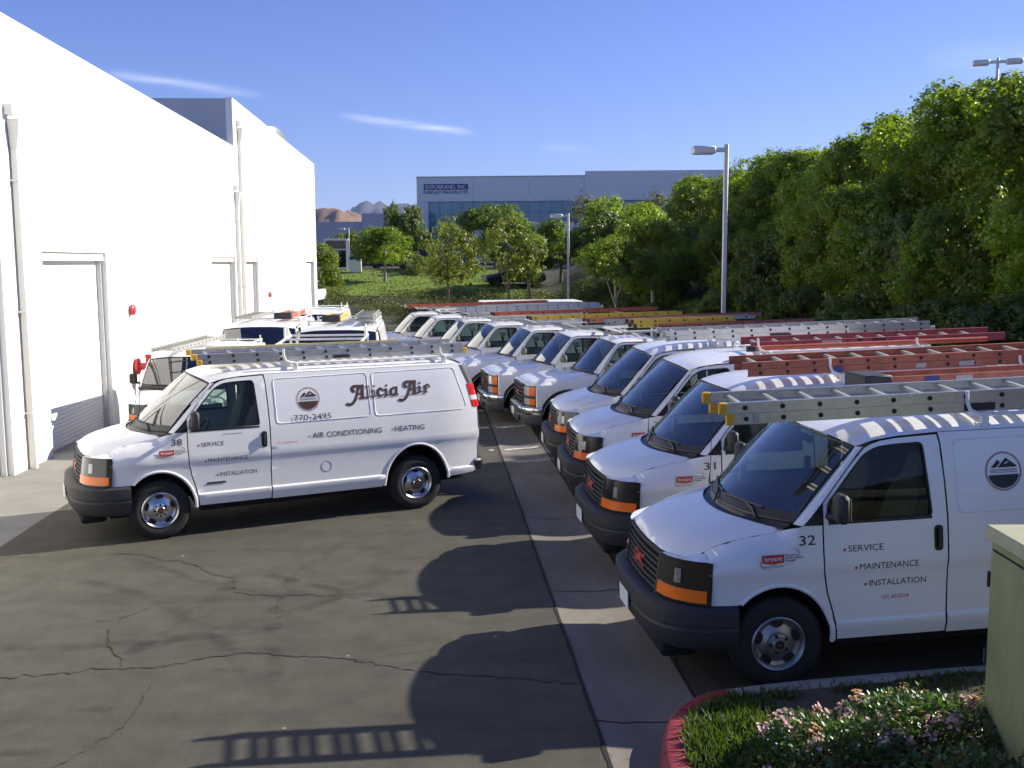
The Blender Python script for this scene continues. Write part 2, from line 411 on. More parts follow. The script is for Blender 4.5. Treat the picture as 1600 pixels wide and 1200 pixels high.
def fit_text(mb, body, x0, x1, y0, y1, fmap, slot=0, bold=0.0, slope=0.0):
    """string stretched into the box x0..x1, y0..y1 (cap height), mapped to 3D"""
    V, F = text2d(body, 1.0, bold); A = np.array(V); mn, mx = A.min(0), A.max(0)
    yb = 0.0; yt = 0.69 if any(c.isupper() or c.isdigit() or c in 'bdfhklt' for c in body) else mx[1]
    sx = (x1-x0)/(mx[0]-mn[0]); sy = (y1-y0)/(yt-yb)
    mb.add([fmap(x0+(p[0]-mn[0])*sx, y0+p[1]*sy+slope*(p[0]-mn[0])*sx) for p in V], F, slot)
def stroke2d(mb, pts, fmap, slot=0, cap=6):
    """variable-width brush stroke: pts (x, y, width)"""
    P = [Vector((p[0], p[1])) for p in pts]; W = [p[2]/2 for p in pts]; k = len(P)
    if k > 2:                                            # smooth the spine
        Q, V = [], []
        for i in range(k-1):
            p0, p1, p2, p3 = P[max(i-1, 0)], P[i], P[i+1], P[min(i+2, k-1)]
            for q in range(4):
                t = q/4; Q.append(.5*((2*p1)+(p2-p0)*t+(2*p0-5*p1+4*p2-p3)*t*t+(3*p1-p0-3*p2+p3)*t**3)); V.append(W[i]+(W[i+1]-W[i])*t)
        Q.append(P[-1]); V.append(W[-1]); P, W, k = Q, V, len(Q)
    L, Rr = [], []
    for i in range(k):
        t = P[min(i+1, k-1)]-P[max(i-1, 0)]; t = t.normalized() if t.length > 1e-9 else Vector((1, 0)); n = Vector((-t.y, t.x))
        L.append(P[i]+n*W[i]); Rr.append(P[i]-n*W[i])
    t0 = (P[0]-P[1]).normalized(); t1 = (P[-1]-P[-2]).normalized()
    def arc(c, r, d):
        n = Vector((-d.y, d.x)); return [c+n*math.cos(a)*r+d*math.sin(a)*r for a in [math.pi*j/cap for j in range(1, cap)]]
    loop = L+[c for c in reversed(arc(P[-1], W[-1], t1))][::-1]+Rr[::-1]+arc(P[0], W[0], t0)
    vs = [fmap(p.x, p.y) for p in L+Rr]; fs = [(i, i+1, k+i+1, k+i) for i in range(k-1)]
    mb.add(vs, fs, slot)
    for c, r, d in ((P[0], W[0], t0), (P[-1], W[-1], t1)):
        n = Vector((-d.y, d.x)); pts_ = [c+n*r]+arc(c, r, d)+[c-n*r]
        mb.add([fmap(p.x, p.y) for p in pts_], [tuple(range(len(pts_)))], slot)
ORD = ['first', 'second', 'third', 'fourth', 'fifth', 'sixth', 'seventh', 'eighth', 'ninth', 'tenth', 'eleventh', 'twelfth', 'thirteenth', 'fourteenth', 'fifteenth', 'sixteenth', 'seventeenth', 'eighteenth', 'nineteenth', 'twentieth']
def G(x, y): return -.01*min(31, max(0, y-14)) + .029*min(12, max(0, x-2.3))

# ================================================================== ground
def sheet(name, xs, ys, zf, m, lift=0.0, kind='structure', parent=None):
    mb = MB(); mb.grid([[(x, y, zf(x, y)+lift) for x in xs] for y in ys]); o = mb.build(name, m, parent, smooth=60)
    if kind and parent is None: tag(o, kind=kind)
    return o
ground = MB().grid([[(x, y, -1.6) for x in (-9000, -300, 0, 300, 9000)] for y in (-600, -100, 120, 400, 9000)]).build('ground', 'ground_far', None, 0); tag(ground, kind='structure')
YS = [-12, 0, 7, 14, 20, 26, 32, 38, 45, 58, 72]
asphalt = sheet('asphalt_lane', [-5.3, -3, -1, 0, 1.15], YS, G, 'asphalt')
apron = sheet('concrete_apron', [-7.3, -6.5, -5.3], YS, G, 'conc_light')
gutter = sheet('gutter', [1.15, 1.35, 1.56, 1.78, 1.97], YS, lambda x, y: G(x, y)-.03*(1-((x-1.56)/.41)**2), 'conc_gutter')
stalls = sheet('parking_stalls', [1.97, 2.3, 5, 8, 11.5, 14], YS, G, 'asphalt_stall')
# expansion joints of the gutter and the ragged pavement edge beside it
for i, y in enumerate([4.2, 7.3, 10.4, 13.5, 16.6, 19.7, 22.8, 25.9]):
    mb = MB(); n = 8
    mb.grid([[(1.15+.82*t/n, y+d+.012*math.sin(t*2.1+i), G(1.5, y)-.03*(1-((.82*t/n-.41)/.41)**2)+.004) for t in range(n+1)] for d in (-.008, .008)])
    mb.build('expansion_joint', 'crack', gutter, 0)
def crack_ribbon(pts, w, parent, seed, lift=.004):
    rr = random.Random(seed); P = []
    for (a, b) in zip(pts[:-1], pts[1:]):
        L = math.hypot(b[0]-a[0], b[1]-a[1]); k = max(1, int(L/.045))
        for q in range(k): t = q/k; P.append((a[0]+(b[0]-a[0])*t+rr.gauss(0, .014), a[1]+(b[1]-a[1])*t+rr.gauss(0, .019)))
    P.append(pts[-1]); A, B = [], []
    for i, p in enumerate(P):
        e = min(1, i/3, (len(P)-1-i)/3)+.12; ww = w*e*rr.choice((.35, .6, .9, 1.2, .75))
        A.append((p[0], p[1]-ww, G(*p)+lift)); B.append((p[0]+rr.uniform(-.004, .004), p[1]+ww, G(*p)+lift))
    return MB().grid([A, B]).build('pavement_crack', 'crack', parent, 0)
CRACKS = [[(-3.95,12.26),(-3.47,12.16),(-3.26,11.96),(-2.97,11.82),(-2.71,11.63),(-2.57,11.4),(-2.38,11.23),(-2.24,11.15),(-2.18,10.87),(-2.12,10.62),(-1.87,10.51),(-1.63,10.46),(-1.35,10.47),(-0.97,10.41),(-0.82,10.28)],[(-1.63,10.46),(-1.61,10.18),(-1.6,9.97)],[(-4.4,8.45),(-3.64,8.54),(-3.35,8.55),(-3.09,8.57),(-2.94,8.66),(-2.7,8.64),(-2.4,8.65),(-2.22,8.69),(-2.06,8.8),(-1.88,8.85),(-1.7,8.91),(-1.45,8.86),(-1.24,8.78),(-1.02,8.76),(-0.78,8.67),(-0.53,8.55),(-0.31,8.42),(-0.1,8.3),(0.29,8.23),(0.85,8.05),(1.14,8.0)],[(-2.85,10.34),(-2.9,10.17),(-3.05,9.94),(-3.06,9.67),(-3.07,9.49),(-2.98,9.3),(-2.88,9.02),(-2.76,8.88),(-2.7,8.65)],[(-2.35,8.33),(-2.36,8.13),(-2.33,7.82),(-2.33,7.6),(-2.37,7.46),(-2.43,7.31),(-2.57,6.98),(-2.8,6.7)]]
for i, c in enumerate(CRACKS): crack_ribbon(c, (.0085, .006, .0085, .009, .007)[i], asphalt, i)
crack_ribbon([(1.155, y+.01*(y % 3)) for y in np.arange(5, 30, .8)], .0001, asphalt, 20)
mbe = MB(); rr = random.Random(5); ya = np.arange(4.5, 40, .06)
mbe.grid([[(1.15-.018-.022*abs(noise.noise((float(y)*2.1, 3, 0)))-.012*rr.random(), float(y), G(1.1, float(y))+.0045) for y in ya], [(1.153, float(y), G(1.1, float(y))+.0045) for y in ya]])
mbe.build('pavement_edge', 'crack', asphalt, 0)
mbe = MB(); mbe.grid([[(1.97, float(y), G(2, float(y))+.005) for y in ya], [(1.985+.05*abs(noise.noise((float(y)*1.7, 9, 0)))+.01*rr.random(), float(y), G(2, float(y))+.005) for y in ya]])
mbe.build('pavement_edge', 'crack', stalls, 0)
# tyre marks and oil drips on the lane
def smear(name, pts, w, lift):
    Q = spline(pts, 8); rows = [[], [], [], [], []]; wt_ = []
    for i, p in enumerate(Q):
        t = (Q[min(i+1, len(Q)-1)]-Q[max(i-1, 0)]).normalized(); n = Vector((-t.y, t.x)); 
        for k, o in enumerate((-1, -.5, 0, .5, 1)): q = p+n*w*o; rows[k].append((q.x, q.y, G(q.x, q.y)+lift))
    o_ = MB().grid(rows).build(name, 'tyre_smear', asphalt, 0); me = o_.data; at = me.attributes.new('edge', 'FLOAT', 'POINT'); nq = len(Q)
    at.data.foreach_set('value', [(0, .8, 1, .8, 0)[k]*min(1, i/5, (nq-1-i)/5) for k in range(5) for i in range(nq)])
def spline(pts, per):
    out = []; n = len(pts)
    for i in range(n-1):
        p0, p1, p2, p3 = [Vector(pts[j]) for j in (max(i-1, 0), i, i+1, min(i+2, n-1))]
        for q in range(per):
            t = q/per; out.append(.5*((2*p1)+(p2-p0)*t+(2*p0-5*p1+4*p2-p3)*t*t+(3*p1-p0-3*p2+p3)*t**3))
    out.append(Vector(pts[-1])); return out
for i, (pts, w) in enumerate((([(-2.1, 11.5), (-2.3, 10.5), (-2.55, 9.6), (-2.75, 8.8)], .11), ([(-3.7, 12.1), (-2.9, 11.4), (-2.1, 10.75), (-.9, 10.4)], .10), ([(-2.3, 11.6), (-1.6, 11.0), (-.9, 10.5), (-.2, 10.2)], .09), ([(-3.0, 8.9), (-2.1, 9.5), (-1.2, 10.2), (-.1, 11.6)], .12), ([(-4.8, 9.6), (-3.6, 9.2), (-2.4, 9.3), (-1.0, 9.7)], .13), ([(-2.9, 7.9), (-2.7, 7.85), (-2.45, 7.8)], .07), ([(-3.2, 7.2), (-2.95, 7.15), (-2.7, 7.2)], .08), ([(-1.95, 8.55), (-1.8, 8.5), (-1.6, 8.5)], .06), ([(-3.4, 9.9), (-3.2, 9.85), (-3.05, 9.9)], .06), ([(-4.6, 11.4), (-3.4, 10.9), (-2.2, 9.6), (-1.4, 8.0)], .11), ([(-.9, 13.0), (-1.5, 11.4), (-1.6, 9.8), (-1.2, 7.6)], .10))): smear('tyre_mark' if w >= .09 else 'oil_stain', pts, w, .0021+.00025*i)
# painted stall lines
def stripe(a, b, w=.10):
    d = Vector((b[0]-a[0], b[1]-a[1])); n = Vector((-d.y, d.x)).normalized()*w/2; k = 12; r1, r2 = [], []
    for i in range(k+1):
        p = Vector(a)+d*i/k; z = G(p.x, p.y)+.0045
        if 1.15 < p.x < 1.97: z -= .03*(1-((p.x-1.56)/.41)**2)-.001
        r1.append((p.x-n.x, p.y-n.y, z)); r2.append((p.x+n.x, p.y+n.y, z))
    MB().grid([r1, r2]).build('stall_line', 'line_paint', stalls, 0)
for y in (9.55, 12.45, 15.0, 17.6): stripe((2.05, y), (7.6, y+.2))
for k in range(7): stripe((.95-.70*k, 18.7+2.45*k+.05), (.95-.70*k+4.6, 18.7+2.45*k+1.95))

# ================================================================== island with kerb
ISL = [(1.62, 3.2), (1.52, 4.6), (1.455, 5.6), (1.46, 6.26), (1.52, 6.66), (1.62, 6.96), (1.78, 7.21), (2.0, 7.40), (2.27, 7.475), (2.7, 7.53), (3.4, 7.57), (4.4, 7.60), (6.5, 7.62), (9.0, 7.62)]
kerb = put('kerb', None, None, (0, 0, 0)); tag(kerb, kind='structure')
def spline(pts, per):
    out = []; n = len(pts)
    for i in range(n-1):
        p0, p1, p2, p3 = [Vector(pts[j]) for j in (max(i-1, 0), i, i+1, min(i+2, n-1))]
        for q in range(per):
            t = q/per; out.append(.5*((2*p1)+(p2-p0)*t+(2*p0-5*p1+4*p2-p3)*t*t+(3*p1-p0-3*p2+p3)*t**3))
    out.append(Vector(pts[-1])); return out
KP = spline(ISL, 6); kn = []
for i in range(len(KP)):
    t = (KP[min(i+1, len(KP)-1)]-KP[max(i-1, 0)]).normalized(); kn.append(Vector((t.y, -t.x)))      # towards the planting
cuts = [0, 13, 21, 34, 46, 55, 61, 67, 72, 78]
for a, b in zip(cuts[:-1], cuts[1:]):
    mb = MB(); rows = []
    for i in range(a, b+1):
        p, n = KP[i], kn[i]; g = G(p.x, p.y)
        e = KP[i]; tt = (KP[min(i+1, len(KP)-1)]-KP[max(i-1, 0)]).normalized()*(.005 if i == a else -.005 if i == b else 0); p = p+tt
        rows.append([(p.x-n.x*o, p.y-n.y*o, g+z) for o, z in ((.03, -.05), (.015, .10), (.005, .135), (-.02, .15), (-.13, .152), (-.155, .14), (-.16, .0))])
    mb.grid(rows); mb.poly([rows[0][k] for k in range(7)]); mb.poly([rows[-1][k] for k in range(6, -1, -1)])
    mb.build('kerb_stone', 'kerb_red' if a < 46 else 'kerb_grey', kerb, 50)
soil_out = [(p.x+n.x*.14, p.y+n.y*.14) for p, n in zip(KP, kn)]+[(9.0, 3.2)]
def isl_z(x, y): return .10+.06*min(1, max(0, (x-1.6)*.8))+.05*noise.noise((x*1.3, y*1.3, .3))+.02*noise.noise((x*6, y*6, 1))
soil = panel(MB(), soil_out, [], lambda u, v: (u, v, isl_z(u, v)+G(u, v)*.5), .16).build('planting_soil', 'soil', None, 80); tag(soil, kind='structure')
# low turf on the island
rr = random.Random(11); mb = MB(); so = np.array(soil_out); cnt = 0
cand = np.array([(rr.uniform(1.5, 6.0), rr.uniform(4.4, 7.6)) for _ in range(60000)]); cand = cand[inpoly(cand, so)].tolist()
while cnt < 15000 and cand:
    x, y = cand.pop()
    d = noise.noise((x*1.6, y*1.6, 4))+(.45 if (x < 2.2 or y > 7.22) else -.10)
    if d < rr.uniform(-.1, .25): continue
    h = rr.uniform(.04, .10)*(1.2 if x < 2.3 else .8); a = rr.uniform(0, 6.28); w = rr.uniform(.006, .012); lx, ly = rr.gauss(0, .035), rr.gauss(0, .035); z = isl_z(x, y)-.01
    mb.add([(x-math.cos(a)*w, y-math.sin(a)*w, z), (x+math.cos(a)*w, y+math.sin(a)*w, z), (x+lx*.5+math.cos(a)*w*1.2, y+ly*.5+math.sin(a)*w*1.2, z+h*.6), (x+lx, y+ly, z+h)], [(0, 1, 2, 3)]); cnt += 1
turf = mb.build('turf', 'grass', None, 0); tag(turf, 'short green turf growing inside the red kerb', 'grass', kind='stuff')
# flowering shrub
def leaf_quad(mb, p, d, up, L, w, slot=0, fold=.25):
    s = d.cross(up); s = s.normalized() if s.length > 1e-6 else d.orthogonal().normalized(); n = s.cross(d).normalized()
    a, m_, b = p, p+d*L*.55+n*L*.06, p+d*L
    mb.add([a, m_+s*w-n*w*fold*0, b, m_-s*w], [(0, 1, 2, 3)], slot)
flower_meshes = []
for k in range(4):
    rr = random.Random(40+k); mb = MB()
    for q in range(17):
        c = Vector((rr.gauss(0, .030), rr.gauss(0, .030), rr.uniform(-.012, .05))); ax = (Vector((rr.gauss(0, .5), rr.gauss(0, .5), 1)) + c*12).normalized(); s = ax.orthogonal().normalized(); t = ax.cross(s)
        sl = rr.choice((0, 0, 1))
        for j in range(5):
            a = 6.283*j/5; d = s*math.cos(a)+t*math.sin(a); leaf_quad(mb, c, (d+ax*.35).normalized(), ax, .017, .0075, sl)
        mb.tube([c-ax*.03, c], .0015, 4, 2, caps=False)
    flower_meshes.append(mb.mesh('flower_cluster', ['petal', 'petal_pale', 'leaf_bronze'], 0))
def shrub(name, label, cx, cy, rx, ry, h, nl, ncl, seed, sprigs):
    root = thing(name, label, 'shrub', (cx, cy, isl_z(cx, cy)), group='flowering shrubs on the island'); rr = random.Random(seed); mb = MB(); mbs = MB()
    def top(x, y): 
        q = (x/rx)**2+(y/ry)**2; return h*max(0, 1-q)**.5*(.78+.42*noise.noise((x*2.6+seed, y*2.6, 0)))
    for i in range(nl):
        a = rr.uniform(0, 6.283); r = rr.random()**.5; x, y = rx*r*math.cos(a)*.98, ry*r*math.sin(a)*.98; z = top(x, y)*(1-.55*rr.random()**2.2)
        d = Vector((x/rx*.8+rr.gauss(0, .55), y/ry*.8+rr.gauss(0, .55), rr.uniform(-.1, .9))).normalized()
        leaf_quad(mb, Vector((x, y, z)), d, Vector((rr.gauss(0, .4), rr.gauss(0, .4), 1)).normalized(), rr.uniform(.035, .062), rr.uniform(.012, .020), 1 if rr.random() < .05 else 0)
    for i in range(sprigs):
        a = rr.uniform(0, 6.283); r = rr.random()**.5*.9; x, y = rx*r*math.cos(a), ry*r*math.sin(a); z0 = top(x, y); L = rr.uniform(.06, .16); b = Vector((rr.gauss(0, .4), rr.gauss(0, .4), 1)).normalized()
        pts = [Vector((x, y, z0-.06))+b*L*t+Vector((rr.gauss(0, .006), rr.gauss(0, .006), 0)) for t in (0, .5, 1)]
        mbs.tube(pts, .0025, 4, 0, caps=False)
        for q in range(9):
            t = .35+.65*q/8; p = pts[0].lerp(pts[2], t); an = q*2.4; d = Vector((math.cos(an), math.sin(an), .8)).normalized(); leaf_quad(mbs, p, d, b, rr.uniform(.03, .05), .011, 0)
    for i in range(26):
        a = rr.uniform(0, 6.283); x, y = rx*.7*math.cos(a)*rr.random(), ry*.7*math.sin(a)*rr.random()
        mbs.tube([(x*.25, y*.25, -.05), (x*.7, y*.7, top(x, y)*.5), (x, y, top(x, y)*.9)], [.008, .005, .003], 5, 1, caps=False)
    mb.build('foliage', ['leaf_shrub', 'leaf_bronze'], root, 0); mbs.build('sprigs', ['leaf_shrub', 'bark'], root, 0)['kind'] = 'stuff'
    for i in range(ncl):
        a = rr.uniform(0, 6.283); r = rr.random()**.55*.93; x, y = rx*r*math.cos(a), ry*r*math.sin(a)
        o = put('flower_cluster', flower_meshes[i % 4], root, (x, y, top(x, y)+.012), (rr.gauss(0, .35), rr.gauss(0, .35), rr.uniform(0, 6.28))); s = rr.uniform(.75, 1.3); o.scale = (s, s, s)
    return root
shrub('flowering_shrub', 'pink flowering shrub nearest the red kerb nose', 2.48, 6.02, .56, .60, .42, 3600, 20, 3, 26)
shrub('flowering_shrub', 'pink flowering shrub beside the green cabinet', 3.20, 6.28, .66, .60, .40, 3800, 17, 8, 26)
shrub('flowering_shrub', 'pink flowering shrub at the bottom edge of the picture', 2.85, 5.35, .75, .55, .45, 3200, 14, 5, 14)
# utility cabinet
cab = thing('utility_cabinet', 'olive green steel utility cabinet standing on the planted island', 'cabinet', (3.50, 6.18, .1), (0, 0, R_(-5)))
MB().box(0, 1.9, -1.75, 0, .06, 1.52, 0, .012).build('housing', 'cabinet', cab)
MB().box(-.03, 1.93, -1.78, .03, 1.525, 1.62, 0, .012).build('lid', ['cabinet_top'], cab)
MB().box(-.04, 1.94, -1.79, .04, -.08, .055, 0, .01).build('base', 'conc_light', cab)
for y0, y1 in ((-.875, -.045), (-1.70, -.895)):
    MB().box(-.0045, -.0005, y0-.007, y1+.007, .113, 1.477, 0).build('door_gap', 'liner', cab, 0)
    d = MB().box(-.016, -.005, y0, y1, .12, 1.47, 0, .004).build('cabinet_door', 'cabinet', cab)
    for z in (.35, .78, 1.28): MB().tube([(-.02, y1+.012 if y1 > -.1 else y0-.012, z-.05), (-.02, y1+.012 if y1 > -.1 else y0-.012, z+.05)], .011, 8).build('hinge', 'plastic', d)
MB().box(-.03, -.0165, -.865, -.82, .75, .90, 0, .004).build('latch', 'galv', cab)

# ================================================================== warehouse on the left
WX = -6.9
wh = thing('warehouse', 'long white tilt-up warehouse with roll-up doors along the lane', 'building', (WX, 18, 0))
def wl(p): return (p[0]-WX, p[1]-18, p[2])
doors = [(13.2, 17.22, 3.66), (18.97, 22.56, 3.62), (32.95, 36.9, 3.60), (38.4, 41.5, 3.60), (56.8, 60.6, 3.60)]
def wall_part(name, y0, y1, h, ds):
    mb = MB(); x0 = 0
    holes = [[(a-18, -.6), (b-18, -.6), (b-18, t), (a-18, t)] for a, b, t in ds]
    # wall face as columns between and above the doors, 0.22 m thick
    ys = sorted(set([y0]+[v for a, b, _ in ds for v in (a, b)]+[y1]))
    for a, b in zip(ys[:-1], ys[1:]):
        t = next((t for (p, q, t) in ds if abs(p-a) < 1e-6), None)
        z0 = -.6 if t is None else t
        mb.box(-.22, 0, a-18+(.0), b-18, z0, h, 0)
    mb.build(name, 'stucco', wh, 30)
wall_part('wall', 8.0, 18.28, 7.39, [doors[0]])
wall_part('wall', 18.302, 37.30, 7.39, doors[1:3])
wall_part('wall', 37.302, 61.9, 9.04, doors[3:5])
MB().box(-.20, -.03, .282, .3, -.6, 7.38, 0).build('panel_joint', 'galv', wh, 0)
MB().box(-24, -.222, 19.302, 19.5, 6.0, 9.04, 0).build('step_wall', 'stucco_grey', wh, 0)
MB().box(-24, -.222, 43.68, 43.9, -.6, 9.03, 0).build('end_wall', 'stucco', wh, 0)
MB().box(-24, -.222, -10, 19.3, 6.7, 6.9, 0).build('roof', 'galv', wh, 0); MB().box(-24, -.222, 19.502, 43.67, 8.3, 8.5, 0).build('roof', 'galv', wh, 0)
MB().box(-.235, .012, -10, 19.30, 7.392, 7.42, 0).build('parapet_cap', 'downspout', wh, 0); MB().box(-.235, .012, 19.302, 43.91, 9.042, 9.07, 0).build('parapet_cap', 'downspout', wh, 0)
for a, b, t in doors:
    mb = MB(); n = int((t+.6)/.076); rows = []
    for i in range(n):
        z = -.6+i*.076
        rows += [[(-.20, y-18, z) for y in (a, b)], [(-.194, y-18, z+.02) for y in (a, b)], [(-.194, y-18, z+.058) for y in (a, b)], [(-.20, y-18, z+.072) for y in (a, b)]]
    rows.append([(-.20, y-18, t) for y in (a, b)]); mb.grid(rows)
    d = mb.build('rollup_door', 'door_white', wh, 20); d['kind'] = 'stuff'
    for ya in (a-18+.002, b-18-.07): MB().box(-.19, -.10, ya, ya+.068, -.6, t-.05, 0).build('door_track', 'galv', wh, 0)
    MB().box(-.19, -.05, a-18+.002, b-18-.002, t-.16, t-.003, 0).build('door_hood', 'downspout', wh, 0)
def downspout(y, top):
    d = MB().box(.02, .13, y-18-.055, y-18+.055, -.25, top-.42, 0, .012); o = d.build('downspout', 'downspout', wh)
    w = [(.02, .135, .06), (.02, .21, .12)]
    rows = [[(a, y-18-s, z), (b, y-18-s, z), (b, y-18+s, z), (a, y-18+s, z)] for (a, b, s), z in ((w[0], top-.45), (w[1], top-.06), (w[1], top))]
    MB().grid(rows, 0, True).build('leader_head', 'downspout', o, 20)
    for z in (.9, 2.6, top-1.0): MB().box(.0, .136, y-18-.08, y-18+.08, z, z+.03, 0).build('strap', 'downspout', o, 0)
    MB().box(-.02, .14, y-18-.20, y-18-.02, top+.05, top+.22, 0).build('scupper', 'downspout', wh, 20)
downspout(17.86, 5.75); downspout(37.2, 5.86); downspout(38.1, 8.15)
dm = MB(); dm.lathe([(0.02, 0), (.3, .03), (.55, .10), (.75, .2), (.74, .215), (.3, .05), (.02, .02)], 24, (0, 0, 0), 'z'); dm.tube([(0, 0, .02), (0, 0, .55)], .02, 6)
dd = dm.build('satellite_dish', 'galv', wh); dd.location = wl((WX-1.0, 53.6, 9.62)); dd.rotation_euler = Vector((.55, -.62, .55)).to_track_quat('Z', 'Y').to_euler(); dd.scale = (.75, .75, .75)
MB().tube([wl((WX-1.0, 53.62, 8.4)), wl((WX-1.0, 53.62, 9.6))], .05, 8).build('dish_mast', 'galv', wh)
# wall fittings
def bell(y, z, label):
    t = thing('alarm_bell', label, 'bell', (WX, y, z), group='red bells on the warehouse wall')
    MB().lathe([(.001, .03), (.115, .03), (.125, .045), (.125, .085), (.10, .11), (.04, .12), (.001, .12)], 24, (0, 0, 0), 'x').build('gong', 'red_paint', t)
    MB().box(0, .03, -.06, .06, -.10, .10, 0).build('back_box', 'galv', t)
bell(24.1, 2.36, 'red alarm bell high on the white wall nearest the first roll-up door')
bell(43.9, 2.09, 'red alarm bell on the tall white wall beyond the downspouts')
t = thing('fire_connection', 'red flanged fire department connection pipe on the white wall', 'standpipe', (WX, 24.3, 1.05))
mb = MB(); mb.tube([(0, 0, 0), (.56, 0, 0)], .085, 18); mb.tube([(.30, 0, .05), (.30, 0, .22)], .06, 12); mb.tube([(.30, 0, -.06), (.30, 0, -1.0)], .055, 12); mb.build('pipe', 'red_paint', t)
for x in (.06, .54):
    mb = MB(); mb.lathe([(.001, -.03), (.19, -.03), (.19, .03), (.001, .03)], 24, (x, 0, 0), 'x')
    for k in range(8): a_ = k*.785; mb.tube([(x-.05, .15*math.cos(a_), .15*math.sin(a_)), (x+.05, .15*math.cos(a_), .15*math.sin(a_))], .018, 6)
    mb.build('flange', 'red_paint', t)
MB().lathe([(.001, 0), (.08, 0), (.08, .05), (.03, .06), (.001, .06)], 14, (.30, 0, .22), 'z').build('cap', 'red_paint', t)

# ================================================================== cargo van (origin: ground under the middle of the front axle, x towards the rear)
VZ = [.30, .37, .45, .505, .525, .545, .62, .78, .90, .955, 1.01, 1.06, 1.15, 1.32, 1.60, 1.90, 1.99]
VW = [.94, .968, .990, 1.002, 1.000, .982, .982, .983, .990, 1.004, 1.008, 1.004, .998, .985, .945, .892, .868]
VROWS = [.395, .43, .47, .505, .525, .545, .575, .64, .71, .78, .85, .90, .93, .955, .98, 1.01, 1.035, 1.06, 1.10, 1.15, 1.22, 1.28, 1.35, 1.42, 1.50, 1.58, 1.66, 1.74, 1.82, 1.89, 1.94, 1.97]
def vside(s, z):
    w = interp(z, VZ, VW)
    if s < -.1: w -= .05*((-.1-s)/.45)**2
    if s > 3.7: w -= .05*((s-3.7)/.65)**2
    return w
def hood_front(y): 
    a = abs(y); return -.835+.03*(a/.5)**2 if a < .5 else -.805+.185*((a-.5)/.28)**1.25
def hood_z(s, y):
    d = max(0, s-hood_front(y)); z = interp(d, [0, .02, .05, .1, .2, .4, .6, .75, 1.0], [1.068, 1.095, 1.122, 1.155, 1.198, 1.250, 1.290, 1.312, 1.325])
    return z-.015*(abs(y)/.85)**2
def seam_y(s): return interp(s, [-.62, -.53, -.32, -.1, .11, .4], [.78, .802, .835, .872, .905, .985])
def seam_z(s): return interp(s, [.05, .16], [hood_z(min(s, .11), seam_y(s)), 1.322]) if s > .05 else hood_z(s, seam_y(s))
def vfend(s, z):
    w = vside(s, z)
    if s < .16:
        zs, zt = .97, seam_z(s)
        if z > zs:
            t = min(1, (z-zs)/(zt-zs)); k = min(1, (.16-s)/.14); ys = seam_y(s)
            w = (1-k)*w+k*(ys+(vside(s, zs)-ys)*max(0, 1-t**2.2)**.62)
    return w
def ell(c, a, b, a0, a1, n): return [(c[0]+a*math.cos(R_(a0+(a1-a0)*i/n)), c[1]+b*math.sin(R_(a0+(a1-a0)*i/n))) for i in range(n+1)]
V_ARCH_F = ell((.0, .385), .435, .475, 135, -2, 16)
V_ARCH_R = ell((3.39, .37), .47, .555, 178, 4, 20)
V_FENDER = [(-.55, .715), (-.34, .715)]+V_ARCH_F+[(.462, .372), (.455, .45), (.43, .60), (.385, .76), (.352, .95), (.345, 1.1), (.345, 1.318)] + [(s, seam_z(s)) for s in (.2, .11, 0, -.1, -.2, -.32, -.42, -.5, -.55)]
V_DOOR = [(.474, .385), (1.372, .385), (1.375, .9), (1.372, 1.33), (1.362, 1.62), (1.345, 1.90), (1.33, 1.968), (1.0, 1.957), (.86, 1.942), (.78, 1.92), (.725, 1.893), (.60, 1.765), (.36, 1.488), (.357, 1.3), (.357, 1.1), (.364, .95), (.397, .765), (.442, .605), (.467, .45)]
V_WIN = rounded([(.392, 1.338), (.392, 1.475), (.57, 1.683), (.715, 1.842), (.82, 1.892), (.95, 1.905), (1.205, 1.912), (1.252, 1.338)], .045)
V_SIDE = [(1.387, .375), (2.88, .375), (2.915, .40)]+V_ARCH_R+[(3.87, .42), (4.24, .45), (4.315, .50), (4.345, .9), (4.33, 1.37), (4.25, 1.71), (4.13, 1.983), (1.345, 1.983), (1.36, 1.90), (1.377, 1.6), (1.387, 1.33)]
def vrear(z): return interp(z, [.45, .9, 1.37, 1.71, 1.983], [4.325, 4.365, 4.35, 4.27, 4.15])
def ws_base(y): a = abs(y)/.9; return Vector((-.165+.30*a**2.2, y, 1.305+.02*a**2))
def ws_top(y): a = abs(y)/.85; return Vector((.565+.105*a**2, y, 1.958-.055*a**2))
def front_curve(u): # plan of the headlamp, u 0 (grille) .. 1 (fender)
    return interp(u, [0, .25, .5, .75, .9, 1], [-.875, -.845, -.79, -.69, -.605, -.545]), interp(u, [0, .25, .5, .75, .9, 1], [.535, .66, .775, .88, .935, .962])
def lamp_pt(u, z, side, off=0):
    s, y = front_curve(u); lean = (z-.72)*.14*(1-.6*u)
    return (s+lean-off, side*(y+off*.3), z)
def lamp_top(u): return interp(u, [0, .5, 1], [1.052, 1.060, 1.062])

